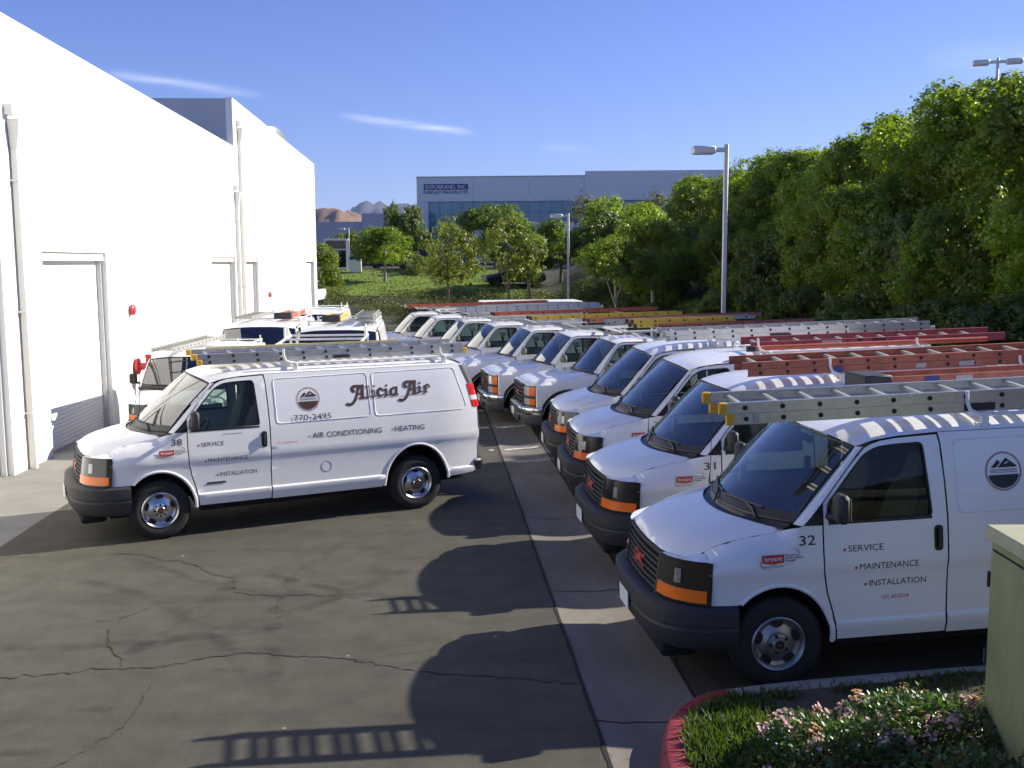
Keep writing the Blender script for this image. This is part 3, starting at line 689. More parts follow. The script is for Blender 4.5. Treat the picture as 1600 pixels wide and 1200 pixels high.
def wheel_meshes(r=.372, rim=.222, holes=5, lugs=8, rm='rim'):
    t = MB(); w = .235
    t.lathe([(rim-.012, -w+.03), (rim+.01, -w+.012), (r-.07, -w), (r-.02, -w+.015), (r, -w+.05), (r, -.045), (r-.008, -.025), (r-.03, -.008), (r-.075, .004), (rim+.03, .0), (rim+.004, -.012), (rim-.012, -.03)], 48)
    for k in range(56):
        a = k*2*math.pi/56; t.add([(math.cos(a+d)*rr_, h, math.sin(a+d)*rr_) for d, rr_, h in ((-.02, r+.004, -.05), (.02, r+.004, -.05), (.02, r+.001, -.018), (-.02, r+.001, -.018))], [(0, 1, 2, 3)])
    tyre = t.mesh('tyre', 'rubber', 40)
    m = MB()
    m.lathe([(rim, -.03), (rim+.004, -.008), (rim-.006, .0), (rim-.022, -.012), (rim-.035, -.040), (rim*.72, -.052), (rim*.55, -.035), (rim*.44, -.020), (rim*.38, -.022), (.001, -.022)], 48)
    for k in range(holes):
        a = k*2*math.pi/holes+.3; c = rim*.735; pts = []
        for j in range(14):
            b = 2*math.pi*j/14; tx, ty = math.cos(b)*(.022 if lugs == 8 else .034), math.sin(b)*.05; q = Vector((c+tx, ty)); pts.append((q.x*math.cos(a)-q.y*math.sin(a), -.0405+.006*0, q.x*math.sin(a)+q.y*math.cos(a)))
        m.prism(pts, (0, .003, 0), 1)
    rimm = m.mesh('rim', [rm, 'rim_dark'], 30)
    h = MB(); h.lathe([(.088, -.024), (.085, -.004), (.06, .002), (.055, .014), (.048, .02), (.001, .02)], 28)
    for k in range(lugs):
        a = k*2*math.pi/lugs; h.lathe([(.013, -.004), (.013, .012), (.001, .014)], 6, (.072*math.cos(a), 0, .072*math.sin(a)), 'y', 1)
    h.lathe([(.036, .0205), (.001, .0215)], 20, (0, 0, 0), 'y', 1)
    h.box(-.02, .02, .0217, .0225, -.006, .006, 2)
    hub = h.mesh('hub', ['chrome' if rm == 'rim' else rm, 'rim_dark', 'ink_red'], 30)
    return tyre, rimm, hub
WH8 = wheel_meshes(.372, .222, 5, 8)
WH5 = wheel_meshes(.372, .218, 5, 5, 'rim_shaded')
def add_wheel(root, s, y, side, meshes, z=.372, steer=0.0):
    w = put('wheel', meshes[0], root, (s, y, z), (0, 0, (math.pi if side > 0 else 0)+steer))
    # local -y of the wheel mesh looks inwards; its outer face is +y, so flip for the near side
    w.rotation_euler = (0, 0, (0 if side > 0 else math.pi)+steer)
    w.name = 'wheel'
    put('rim', meshes[1], w); put('hub', meshes[2], w)
    return w
def seat_mesh():
    m = MB()
    m.box(-.27, .27, -.25, .25, 0, .16, 0, .05)
    rows = []
    for z, d, w in ((.10, .0, .25), (.3, .06, .26), (.55, .14, .25), (.70, .20, .20), (.74, .215, .13), (.90, .26, .12), (.95, .275, .07)):
        rows.append([(.20+d+q*.06, w*math.copysign(abs(c)**.6, c), z) for q, c in ((-1, -1), (-1.3, -.5), (-1.3, .5), (-1, 1), (1, 1), (1.2, .5), (1.2, -.5), (1, -1))])
    m.grid(rows, 0, True); m.poly(rows[-1]); m.box(-.2, .2, -.2, .2, -.25, 0.0, 0)
    return m.mesh('seat', 'seat', 50)
SEAT = seat_mesh()

def make_van(name, label, wheels):
    root = thing(name, label, 'van')
    P = 'paint'
    # fixed shell: both cargo sides, both fenders, pillars, roof, rear
    sh = MB()
    for sd in (-1, 1):
        panel(sh, V_SIDE, [], lambda u, v: (u, sd*vside(u, v), v), .09, 0, VROWS)
        panel(sh, V_FENDER, [], lambda u, v: (u, sd*vfend(u, v), v), .05, 0, sorted(VROWS+[1.125, 1.185, 1.205, 1.245, 1.262, 1.295]))
        L = [(.19, 1.322), (.27, 1.40), (.355, 1.495), (.53, 1.70), (.66, 1.85), (.715, 1.905)]          # A-pillar between glass and door
        base, top = ws_base(.905), ws_top(.852); rows = []
        for i, (s, z) in enumerate(L):
            t = (z-1.322)/(1.905-1.322); a = base.lerp(top, t); b = Vector((s, vside(s, z), z)); m = (a+b)/2+Vector((-.008, .012, 0))
            rows.append([(p.x, sd*p.y, p.z) for p in (a, m, b)])
        sh.grid(rows)
        # wheel-arch lips
        for arc in (V_ARCH_F, V_ARCH_R):
            sh.tube([(p[0], sd*(vside(*p)-.006), p[1]) for p in arc], .019, 8, 0, caps=True)
    rows = []                                                                                            # roof
    for v in [i/36 for i in range(37)]:
        s_e = .67+(4.14-.67)*v**1.25; s_c = .565+(4.165-.565)*v**1.25
        ze = interp(s_e, [.67, .8, 1.0, 1.35, 4.0, 4.14], [1.903, 1.946, 1.972, 1.988, 1.988, 1.972]); zc = interp(s_c, [.565, .7, .9, 1.2, 2, 3.6, 4.0, 4.165], [1.958, 1.995, 2.035, 2.063, 2.075, 2.07, 2.05, 1.995])
        ye = interp(s_e, [.67, .9, 1.3], [.852, .866, vside(1.3, 1.988)]) if s_e < 1.3 else vside(s_e, 1.988)
        row = []
        for j in range(25):
            u = -1+2*j/24; u2 = math.copysign(abs(u)**.8, u); k = 1-abs(u2)**2.8
            row.append((s_c+(s_e-s_c)*u2*u2, ye*u2, ze+(zc-ze)*k))
        rows.append(row)
    sh.grid(rows)
    rows = []                                                                                            # rear wall
    for z in [.45, .6, .75, .9, 1.1, 1.3, 1.5, 1.71, 1.85, 1.95, 1.985]:
        w = vside(4.3, min(z, 1.983)); rows.append([(vrear(z)-.015+.035*(1-(u*u)**2), w*u, z) for u in [-1+i/8 for i in range(17)]])
    sh.grid(rows)
    sh.grid([[(vrear(1.985)-.015+.035*(1-(u*u)**2), vside(4.3, 1.983)*u, 1.985) for u in [-1+i/8 for i in range(17)]], [(4.12, .85*u, 2.0+.04*(1-u*u)) for u in [-1+i/8 for i in range(17)]]])
    body = sh.build('body', P, root, 32)
    # pressed ribs of the blank window panels
    for sd in (-1, 1):
        for outl in (rounded([(1.475, 1.345), (1.455, 1.915), (2.715, 1.928), (2.745, 1.352)], .06), rounded([(2.81, 1.352), (2.785, 1.928), (3.985, 1.935), (4.155, 1.395), (4.10, 1.355)], .06)):
            MB().tube([(s, sd*(vside(s, z)-.003), z) for s, z in subdiv(outl, .12)], .0085, 6, 0, closed=True).build('pressed_rib', P, body, 60)
        MB().tube([(2.11+.068*math.cos(a), sd*(vside(2.11, .73)-.001), .73+.068*math.sin(a)) for a in [k*2*math.pi/28 for k in range(28)]], .0042, 5, 0, closed=True).build('fuel_flap', 'seat' if sd < 0 else P, body)
    # hood with its header
    hd = MB(); ys = [-.78+1.56*i/20 for i in range(21)]
    outl = [(hood_front(y), y) for y in ys]+[(s, seam_y(s)-.004) for s in (-.53, -.32, -.1, .08)]+[(-.25+.35*(abs(y)/.9)**2.2, y) for y in [.88-1.76*i/16 for i in range(17)]]+[(s, -seam_y(s)+.004) for s in (.08, -.1, -.32, -.53)]
    panel(hd, outl, [], lambda u, v: (u, v, hood_z(u, v)), .055)
    for sd in (-1, 1):
        A = [(lamp_pt(u, lamp_top(u)+.006, sd)) for u in (0, .2, .4, .6, .8, 1.0)]
        B = [(hood_front(.53), .53, hood_z(-.79, .53)-.01), (hood_front(.64), .64, hood_z(hood_front(.64), .64)), (hood_front(.74), .74, hood_z(hood_front(.74), .74)), (-.555, vfend(-.55, seam_z(-.55)-.004), seam_z(-.55)-.004), (-.552, vfend(-.55, .5*seam_z(-.55)+.534), .5*seam_z(-.55)+.534), (-.55, vfend(-.55, 1.068), 1.068)]
        hd.grid([A, [(b[0], sd*b[1], b[2]) for b in B]])
    hd.grid([[(hood_front(y), y, hood_z(hood_front(y), y)) for y in ys], [(hood_front(y)+.02, y, 1.03) for y in ys]])
    hd.build('hood', P, root, 35)
    cw = MB(); yy = [-.88+1.76*i/20 for i in range(21)]
    cw.grid([[(-.26+.355*(abs(y)/.9)**2.2, y, hood_z(min(.1, -.26+.355*(abs(y)/.9)**2.2), y)-.018) for y in yy], [(ws_base(y).x-.01, y, ws_base(y).z-.022) for y in yy], [(ws_base(y).x+.03, y, ws_base(y).z+.03) for y in yy]])
    cw.build('cowl', 'black_trim', root)
    # glass
    rows = []
    for i in range(9):
        v = i/8; row = []
        for j in range(21):
            u = -1+j/10; a, b = ws_base(u*.90), ws_top(u*.845); p = a.lerp(b, .02+.96*v)+Vector((-.72, 0, .69))*(.022*4*v*(1-v)); row.append(tuple(p))
        rows.append(row)
    wsg = MB().grid(rows).build('windshield', 'windshield', root)
    fb_ = MB(); fb_.grid([[tuple(Vector(rows[0][j]).lerp(Vector(rows[2][j]), t)+Vector((-.004, 0, .004))) for j in range(21)] for t in (0, .25, .42)]); fb_.build('frit_band', 'black_trim', wsg)
    ed = MB(); ed.tube([rows[0][j] for j in range(21)], .013, 6); ed.tube([rows[-1][j] for j in range(21)], .010, 6)
    for j in (0, 20): ed.tube([rows[i][j] for i in range(9)], .009, 6)
    ed.build('seal', 'black_trim', wsg)
    for yb, ye, sd in ((-.62, .02, 1), (.05, .66, 1)):
        wp = MB(); p0 = Vector(ws_base(yb)+Vector((-.03, 0, .005))); 
        def on(y, v): 
            a, b = ws_base(y), ws_top(y*.94); return a.lerp(b, v)+Vector((-.72, 0, .69))*(.022*4*v*(1-v)+.018)
        wp.tube([p0, on(yb+.10, .06), on(yb+.28, .12)], .009, 6); wp.tube([on(yb+.02, .10), on(yb+.30, .11), on(ye, .09)], .008, 6); wp.build('wiper', 'black_trim', root)
    mr_ = MB().tube([ws_top(0)+Vector((-.02, 0, -.12)), ws_top(0)+Vector((.06, 0, -.09))], .008, 6); mr_.box(.60, .63, -.12, .12, 1.80, 1.87, 0, .01); mr_.build('rearview_mirror', 'black_trim', root)
    for sd in (-1, 1):
        dm_ = MB(); panel(dm_, V_DOOR, [V_WIN], lambda u, v: (u, sd*(vside(u, v)+.001), v), .08, 0, VROWS)
        door = dm_.build('door', P, root, 32)
        g = MB(); panel(g, V_WIN, [], lambda u, v: (u, sd*(vside(u, v)-.016), v), .12); g.build('window', 'side_glass', door)
        MB().tube([(s, sd*(vside(s, z)-.004), z) for s, z in subdiv(V_WIN, .1)], .010, 6, 0, closed=True).build('window_seal', 'black_trim', door)
        MB().box(.395, 1.25, sd*.975-.012 if sd > 0 else -.99, sd*.975+.015 if sd > 0 else -.963, 1.318, 1.346, 0, .005).build('belt_trim', 'black_trim', door)
        h = MB(); panel(h, rounded([(1.262, 1.06), (1.335, 1.06), (1.335, 1.265), (1.262, 1.265)], .035), [], lambda u, v: (u, sd*(vside(u, v)+.006), v), .05)
        h.tube([(1.298, sd*(vside(1.3, 1.09)+.018), 1.09), (1.298, sd*(vside(1.3, 1.2)+.024), 1.18), (1.298, sd*(vside(1.3, 1.2)+.018), 1.235)], .014, 6); h.build('handle', 'black_trim', door)
        s3 = MB(); panel(s3, [(.205, 1.325), (.347, 1.325), (.347, 1.478)], [], lambda u, v: (u, sd*(vside(u, v)-.002), v), .1); s3.build('sail_panel', 'black_trim', root)
        m = MB(); yo = sd*1.02
        m.tube([(.40, sd*.975, 1.385), (.41, sd*1.08, 1.40)], .028, 8)
        m.box(.375, .475, min(sd*1.075, sd*1.235), max(sd*1.075, sd*1.235), 1.375, 1.60, 0, .03); mo = m.build('door_mirror', 'plastic', root)
        MB().box(.4755, .479, min(sd*1.095, sd*1.215), max(sd*1.095, sd*1.215), 1.40, 1.58, 0).build('mirror_glass', 'chrome', mo, 0)
        # lamps
        us = [i/10 for i in range(11)]
        hl = MB(); hl.grid([[lamp_pt(u, z0+(lamp_top(u)-z0)*t, sd, .0) for u in us] for z0, t in ((.722, 0), (.722, .33), (.722, .66), (.722, 1))])
        lamp = hl.build('headlight', 'lamp_dark', root)
        rf = MB(); rf.grid([[lamp_pt(u, z, sd, .006+.006*math.sin((u-.46)/.12*math.pi)) for u in (.46, .49, .52, .55, .58)] for z in (.88, .92, .96, .995)]); rf.build('reflector', 'lamp_clear', lamp)
        am = MB(); am.grid([[lamp_pt(u, z, sd, .008) for u in [.02+.93*i/8 for i in range(9)]] for z in (.740, .785, .835)])
        am.grid([[lamp_pt(u, .835, sd, .008) for u in [.02+.93*i/8 for i in range(9)]], [lamp_pt(u, .838, sd, 0) for u in [.02+.93*i/8 for i in range(9)]]]); am.build('turn_signal', 'amber', lamp)
        tl = MB(); us2 = (1.375, 1.45, 1.53, 1.60, 1.69)
        for z0, z1, sl in ((1.375, 1.47, 0), (1.472, 1.535, 1), (1.537, 1.70, 0)):
            zz = [z0, (z0+z1)/2, z1]
            tl.grid([[(vrear(z)-.10, sd*(vside(vrear(z)-.10, z)+.004), z), (vrear(z)-.03, sd*(vside(vrear(z)-.03, z)+.012), z), (vrear(z)+.02, sd*(vside(vrear(z), z)-.02), z), (vrear(z)+.02, sd*(vside(4.32, z)-.13), z)] for z in zz], sl)
        tl.build('tail_light', ['red_lens', 'white_lens'], root)
        dp = MB(); dp.grid([[(vrear(z)-.075, sd*(vside(vrear(z)-.075, z)+.003), z), (vrear(z)-.025, sd*(vside(vrear(z)-.025, z)+.006), z), (vrear(z)+.016, sd*(vside(vrear(z), z)-.02), z)] for z in (1.705, 1.80, 1.90, 1.965)]); dp.build('corner_trim', 'plastic', root)
        add_wheel(root, 0, sd*.965, sd, wheels); add_wheel(root, 3.39, sd*.965, sd, wheels)
        # wheel wells
        for arc in (V_ARCH_F, V_ARCH_R): MB().grid([[(p[0], sd*(vside(*p)-.005), p[1]+.004) for p in arc], [(p[0], sd*.58, p[1]+.02) for p in arc]]).build('wheel_well', 'liner', root)
        for w0 in (4.05,):
            MB().grid([[(vrear(z)+.026, sd*y, z) for y in (.04, .4, .80)] for z in (1.36, 1.5, 1.6, 1.71, 1.84)]).build('rear_window', 'rear_glass', root)
    # grille
    gr = MB(); yg = [-.53+1.06*i/14 for i in range(15)]
    def gp(y, z, off=0): return (-.905+.03*(y/.53)**2+(z-.70)*.16-off, y, z)
    gr.grid([[gp(y, z, -.05) for y in yg] for z in (.70, .88, 1.04)], 1)
    for z0, z1 in ((.685, .715), (1.03, 1.06)): gr.grid([[gp(y, z0, -.03) for y in yg], [gp(y, z0, .006) for y in yg], [gp(y, z1, .006) for y in yg], [gp(y, z1, -.03) for y in yg]])
    for sd in (-1, 1): gr.grid([[gp(sd*.53, z, -.03), gp(sd*.53, z, .008), gp(sd*.495, z, .008), gp(sd*.495, z, -.03)] for z in (.69, .87, 1.055)])
    for k in range(6):
        z = .745+k*.047; gr.grid([[gp(y, z-.010, -.045) for y in yg], [gp(y, z-.009, .0) for y in yg], [gp(y, z+.012, .0) for y in yg], [gp(y, z+.014, -.045) for y in yg]])
    gri = gr.build('grille', ['plastic', 'liner'], root, 30)
    em = MB(); fit_text(em, 'GMC', -.17, .17, .825, .925, lambda u, v: gp(-u, v, .012), 0, .02); em.build('emblem', 'ink_red', gri, 0)
    # bumpers
    def bump(path, prof, name, m):
        mb = MB(); rows = []
        n = len(path)
        for i, (s, y) in enumerate(path):
            a, b = Vector(path[max(i-1, 0)]), Vector(path[min(i+1, n-1)]); t = (b-a).normalized(); nn = Vector((t.y, -t.x)) if name == 'front_bumper' else Vector((-t.y, t.x))
            rows.append([(s-nn.x*o, y-nn.y*o, z) for o, z in prof])
        mb.grid(rows); mb.poly(rows[0]); mb.poly(rows[-1][::-1]); return mb.build(name, m, root, 35)
    half = [(-.335, 1.005), (-.45, 1.003), (-.58, .985), (-.70, .945), (-.80, .885), (-.88, .80), (-.945, .68), (-.985, .5), (-1.005, .25), (-1.01, 0)]
    pth = [(s, -y) for s, y in half]+[(s, y) for s, y in half[-2::-1]]
    fb = bump(pth, [(-.16, .70), (-.10, .715), (-.03, .708), (0, .685), (.008, .60), (.006, .56), (-.006, .55), (-.006, .53), (.0, .52), (-.01, .42), (-.05, .36), (-.14, .33)], 'front_bumper', 'plastic')
    MB().box(-1.032, -1.022, -.155, .155, .46, .61, 0, .003).build('license_plate', 'plate', root)
    MB().box(-.90, -.6, -.75, .75, .25, .34, 0, .03).build('valance', 'liner', root)
    halfr = [(4.27, .965), (4.36, .955), (4.42, .90), (4.455, .80), (4.465, .4), (4.465, 0)]
    pr = [(s, -y) for s, y in halfr]+[(s, y) for s, y in halfr[-2::-1]]
    bump(pr, [(-.10, .62), (-.02, .625), (.0, .60), (.0, .50), (-.02, .465), (-.10, .46)], 'rear_bumper', 'black_trim')
    # underbody and cabin
    MB().box(-.55, .50-.1, -.56, .56, .24, .52, 0).box(.5, 2.9, -.90, .90, .30, .52, 0).box(2.9, 4.25, -.56, .56, .28, .52, 0).box(3.9, 4.25, -.9, .9, .47, .54, 0).build('chassis', 'liner', root, 0)
    it = MB(); it.box(.47, 1.44, -.93, .93, .53, .56, 0)
    it.grid([[(.02, y, 1.285), (.22, y, 1.31), (.36, y, 1.27), (.42, y, 1.17), (.40, y, .95), (.40, y, .56)] for y in (-.89, -.6, -.3, 0, .3, .6, .89)])
    it.box(.40, .50, -.55, -.25, 1.26, 1.34, 0, .03); it.build('dashboard', 'interior', root)
    MB().grid([[(1.44, y*.9 if z < 1.5 else y*.85, z) for z in (.5, 1.0, 1.5, 1.8, 1.97)] for y in (-1, -.5, 0, .5, 1)]).build('bulkhead', 'bulkhead', root)
    MB().box(1.432, 1.438, -.78, .78, 1.42, 1.82, 0).build('bulkhead_screen', 'liner', root, 0)
    st = MB(); st.tube([(.62+.09*math.sin(a), -.42+.19*math.cos(a), 1.22+.17*math.sin(a)) for a in [i*2*math.pi/20 for i in range(20)]], .014, 6, 0, closed=True); st.tube([(.45, -.42, 1.12), (.62, -.42, 1.22)], .025, 6)
    st.box(.60, .63, -.57, -.27, 1.19, 1.25, 0, .01); st.build('steering_wheel', 'black_trim', root)
    for y in (-.45, .45): put('seat', SEAT, root, (.98, y, .80))
    MB().tube([(.02, .885, 1.28), (.03, .885, 1.40), (.06, .885, 2.0)], [.009, .004, .0025], 6).build('antenna', 'black_trim', root)
    # roof rack: two cross bars on feet, ladder hook with its clamp rod on the near side
    rk = MB()
    for s in (1.78, 3.88):
        rk.box(s-.022, s+.022, -.83, .83, 2.080, 2.110, 0, .006)
        for y in (-.80, .80): rk.box(s-.03, s+.03, y-.025, y+.025, 1.995, 2.095, 0, .006); rk.box(s-.05, s+.05, y-.045+.03*(1 if y < 0 else -1), y+.045+.03*(1 if y < 0 else -1), 1.998, 2.022, 0, .004)
    rk.tube([(1.63, -.80, 2.29), (1.635, -.80, 2.20), (1.66, -.80, 2.135), (1.72, -.80, 2.105), (1.80, -.80, 2.095), (3.0, -.80, 2.090), (4.02, -.80, 2.095)], .0165, 8)
    rk.tube([(3.86, -.80, 2.095), (3.83, -.80, 2.15), (3.83, -.80, 2.21)], .0165, 8)
    rk.build('roof_rack', 'rack_white', root)
    return root
# lettering -------------------------------------------------------------------------
ALICIA = [[(2.425,1.529,0.041),(2.467,1.522,0.039),(2.51,1.546,0.037),(2.547,1.601,0.036),(2.568,1.659,0.036),(2.58,1.709,0.037),(2.589,1.749,0.032)],[(2.523,1.692,0.041),(2.505,1.714,0.045),(2.51,1.745,0.045),(2.543,1.759,0.039),(2.595,1.756,0.041),(2.657,1.757,0.032)],[(2.647,1.758,0.045),(2.639,1.678,0.048),(2.639,1.606,0.048)],[(2.599,1.601,0.023),(2.679,1.604,0.021)],[(2.574,1.656,0.021),(2.631,1.658,0.021)],[(2.604,1.739,0.036),(2.633,1.738,0.036)],[(2.701,1.734,0.021),(2.726,1.757,0.03),(2.728,1.681,0.036),(2.725,1.608,0.037)],[(2.703,1.599,0.021),(2.753,1.614,0.021)],[(2.806,1.743,0.03),(2.808,1.745,0.03)],[(2.778,1.678,0.02),(2.799,1.692,0.032),(2.796,1.608,0.034)],[(2.778,1.601,0.021),(2.832,1.618,0.02)],[(2.928,1.689,0.03),(2.894,1.713,0.027),(2.862,1.678,0.039),(2.865,1.634,0.039),(2.894,1.607,0.03),(2.933,1.63,0.018)],[(2.985,1.744,0.03),(2.987,1.746,0.03)],[(2.955,1.681,0.02),(2.979,1.696,0.032),(2.975,1.613,0.034)],[(2.959,1.602,0.021),(3.008,1.62,0.02)],[(3.133,1.71,0.023),(3.084,1.709,0.029),(3.048,1.676,0.039),(3.047,1.634,0.039),(3.079,1.611,0.03),(3.114,1.634,0.027)],[(3.131,1.714,0.027),(3.12,1.625,0.036),(3.145,1.617,0.018)],[(3.162,1.543,0.04),(3.206,1.535,0.038),(3.251,1.56,0.036),(3.29,1.617,0.035),(3.312,1.676,0.035),(3.323,1.727,0.036),(3.333,1.768,0.031)],[(3.264,1.71,0.04),(3.245,1.732,0.043),(3.25,1.764,0.043),(3.285,1.778,0.038),(3.339,1.775,0.04),(3.404,1.777,0.031)],[(3.394,1.777,0.043),(3.385,1.695,0.047),(3.386,1.622,0.047)],[(3.344,1.616,0.022),(3.428,1.619,0.021)],[(3.317,1.673,0.021),(3.377,1.675,0.021)],[(3.349,1.758,0.035),(3.379,1.756,0.035)],[(3.465,1.75,0.03),(3.467,1.752,0.03)],[(3.439,1.689,0.02),(3.461,1.702,0.032),(3.462,1.634,0.034)],[(3.446,1.624,0.021),(3.492,1.636,0.02)],[(3.525,1.696,0.02),(3.544,1.708,0.03),(3.546,1.629,0.034)],[(3.524,1.619,0.02),(3.568,1.624,0.018)],[(3.548,1.699,0.027),(3.576,1.725,0.025),(3.598,1.708,0.027),(3.6,1.686,0.027)]]
DEC = {}
def decals(root, number, first):
    def on(k=.003): return lambda u, v: (u, -(max(vside(u, v), vfend(u, v) if u < .35 else 0)+k), v)
    def dec(key, fn, mats):
        if key not in DEC:
            mb = MB(); fn(mb); DEC[key] = mb.mesh(key.split('#')[0], mats, 0)
        put(key.split('#')[0], DEC[key], root)
    def bul(mb, x, z, r=.012, slot=1): mb.add([on()(x, z)]+[on()(x+r*math.cos(a), z+r*math.sin(a)) for a in [i*.5236 for i in range(12)]], [(0, 1+i, 1+(i+1) % 12) for i in range(12)], slot)
    def num(mb): fit_text(mb, number, .155, .285, 1.172, 1.248, on(), 0, .004)
    if number: dec('fleet_number#'+number, num, ['ink'])
    lay = dict(S=(.51, .79, 1.13), M=(.59, 1.08, .925), I=(.73, 1.19, .735)) if first else dict(S=(.55, .84, 1.098), M=(.645, 1.133, .948), I=(.732, 1.203, .803))
    def word(wd, k):
        def f(mb): a, b, z = lay[k]; fit_text(mb, wd, a, b, z, z+.050, on(), 0); bul(mb, a-.03, z+.018)
        dec('door_lettering#'+k+('a' if first else 'b'), f, ['ink', 'ink_red'])
    word('SERVICE', 'S'); word('MAINTENANCE', 'M'); word('INSTALLATION', 'I')
    if first: dec('web_address#', lambda mb: fit_text(mb, 'www.aliciaair.com', .78, 1.02, 1.258, 1.276, on(), 0), ['ink'])
    else: dec('license_number#', lambda mb: fit_text(mb, 'LIC. #525314', .841, 1.058, .692, .722, on(), 0, .004), ['ink_red'])
    dx, dz = (0.0, 0.0) if first else (-.155, -.005)
    def bry(mb):
        x0, x1, z0, z1 = .005+dx, .185+dx, 1.055+dz, 1.118+dz
        mb.add([on(.004)(x, z) for x, z in ((x0+.004, z0), ((x0+x1)/2, z0-.012), (x1-.004, z0), (x1, z1), (x0, z1))], [(0, 1, 2, 3, 4)], 0)
        fit_text(mb, 'bryant', x0+.022, x1-.018, z0+.016, z1-.012, on(.006), 1, .01)
        for i, wd in enumerate(('Factory', 'Authorized', 'Dealer')): fit_text(mb, wd, x1+.01, x1+.01+(.10, .135, .085)[i], z1-.014-.021*i, z1-.014-.021*i+.014, on(.004), 2, .012)
        fit_text(mb, 'Heating & Cooling Systems', x0+.004, x1-.006, z0-.032, z0-.020, on(.004), 2, .006)
        cx, cz = (x0+x1)/2+.055, (z0+z1)/2-.003; R1 = []; R2 = []
        for i in range(49):
            a = 2*math.pi*i/48; k = .0018+.0022*abs(math.cos(a)); tilt = .28
            for rad, lst in ((1, R1), (1-k*9, R2)):
                ex, ez = .165*rad*math.cos(a), .062*rad*math.sin(a); lst.append(on(.0028)(cx+ex*math.cos(tilt)-ez*math.sin(tilt), cz+ex*math.sin(tilt)+ez*math.cos(tilt)))
        mb.grid([R1[20:49], R2[20:49]], 0); mb.grid([R1[0:8], R2[0:8]], 0)
    dec('dealer_badge#'+('a' if first else 'b'), bry, ['ink_red', 'ink_white', 'ink'])
    lc = (1.90, 1.632) if first else (1.868, 1.652)
    def logo(mb):
        cx, cz = lc; r = .155; f = on(.003)
        def ring(r0, r1, sl):
            mb.grid([[f(cx+r_*math.cos(a), cz+r_*math.sin(a)) for a in [i*2*math.pi/40 for i in range(41)]] for r_ in (r0, r1)], sl)
        ring(r-.004, r, 1); ring(r-.014, r-.008, 0)
        q = r-.022
        for pts in (((-.105, .03), (-.045, .092), (-.022, .070), (-.062, .03)), ((-.05, .03), (.025, .105), (.118, .038), (.10, .03))): mb.poly([f(cx+a, cz+b) for a, b in pts], 0)
        mb.poly([on(.0045)(cx+a, cz+b) for a, b in ((.0, .055), (.03, .073), (.05, .072), (.03, .062))], 2)
        for z in (.012, .002, -.010): mb.poly([f(cx+a, cz+b) for a, b in ((-.115, z), (.115, z), (.115, z+.004), (-.115, z+.004))], 0)
        lo = [(q*math.cos(a), q*math.sin(a)) for a in [R_(195+150*i/24) for i in range(25)]]; top = [(.125-.25*i/20, -.030+(.006 if i % 2 else 0)) for i in range(21)]
        mb.poly([f(cx+a, cz+b) for a, b in lo+top], 0)
    dec('mountain_emblem#'+('a' if first else 'b'), logo, ['ink_brown' if first else 'ink', 'ink_orange', 'ink_white'])
    def big(mb):
        for i, st in enumerate(ALICIA): stroke2d(mb, st, on(.003+.00012*i), 0)
        f = on(.0022); mb.grid([[f(2.572+.986*i/12, 1.577+.0156*i/12+d) for i in range(13)] for d in (-.002, .003)], 1)
    dec('company_name#x', big, ['ink_brown', 'ink_orange'])
    if not first: return
    dec('phone_number#', lambda mb: fit_text(mb, '770-2495', 1.69, 2.19, 1.366, 1.436, on(.0115), 0), ['ink'])
    def ac(mb): fit_text(mb, 'AIR CONDITIONING', 1.93, 2.88, 1.122, 1.192, on(), 0, .002); bul(mb, 1.895, 1.150, .012, 1)
    def ht(mb): fit_text(mb, 'HEATING', 3.07, 3.50, 1.122, 1.190, on(), 0, .002); bul(mb, 3.04, 1.150, .012, 1)
    dec('side_lettering#a', ac, ['ink', 'ink_orange']); dec('side_lettering#h', ht, ['ink', 'ink_orange'])
    dec('door_badge#', lambda mb: panel(mb, [(.55, .645), (.80, .645), (.80, .67), (.57, .67)], [], on(.006), .1), ['plastic'])
    dec('license_number#a', lambda mb: fit_text(mb, 'ST LIC #525314', 1.46, 1.72, 1.088, 1.108, on(), 0, .004), ['ink_orange'])

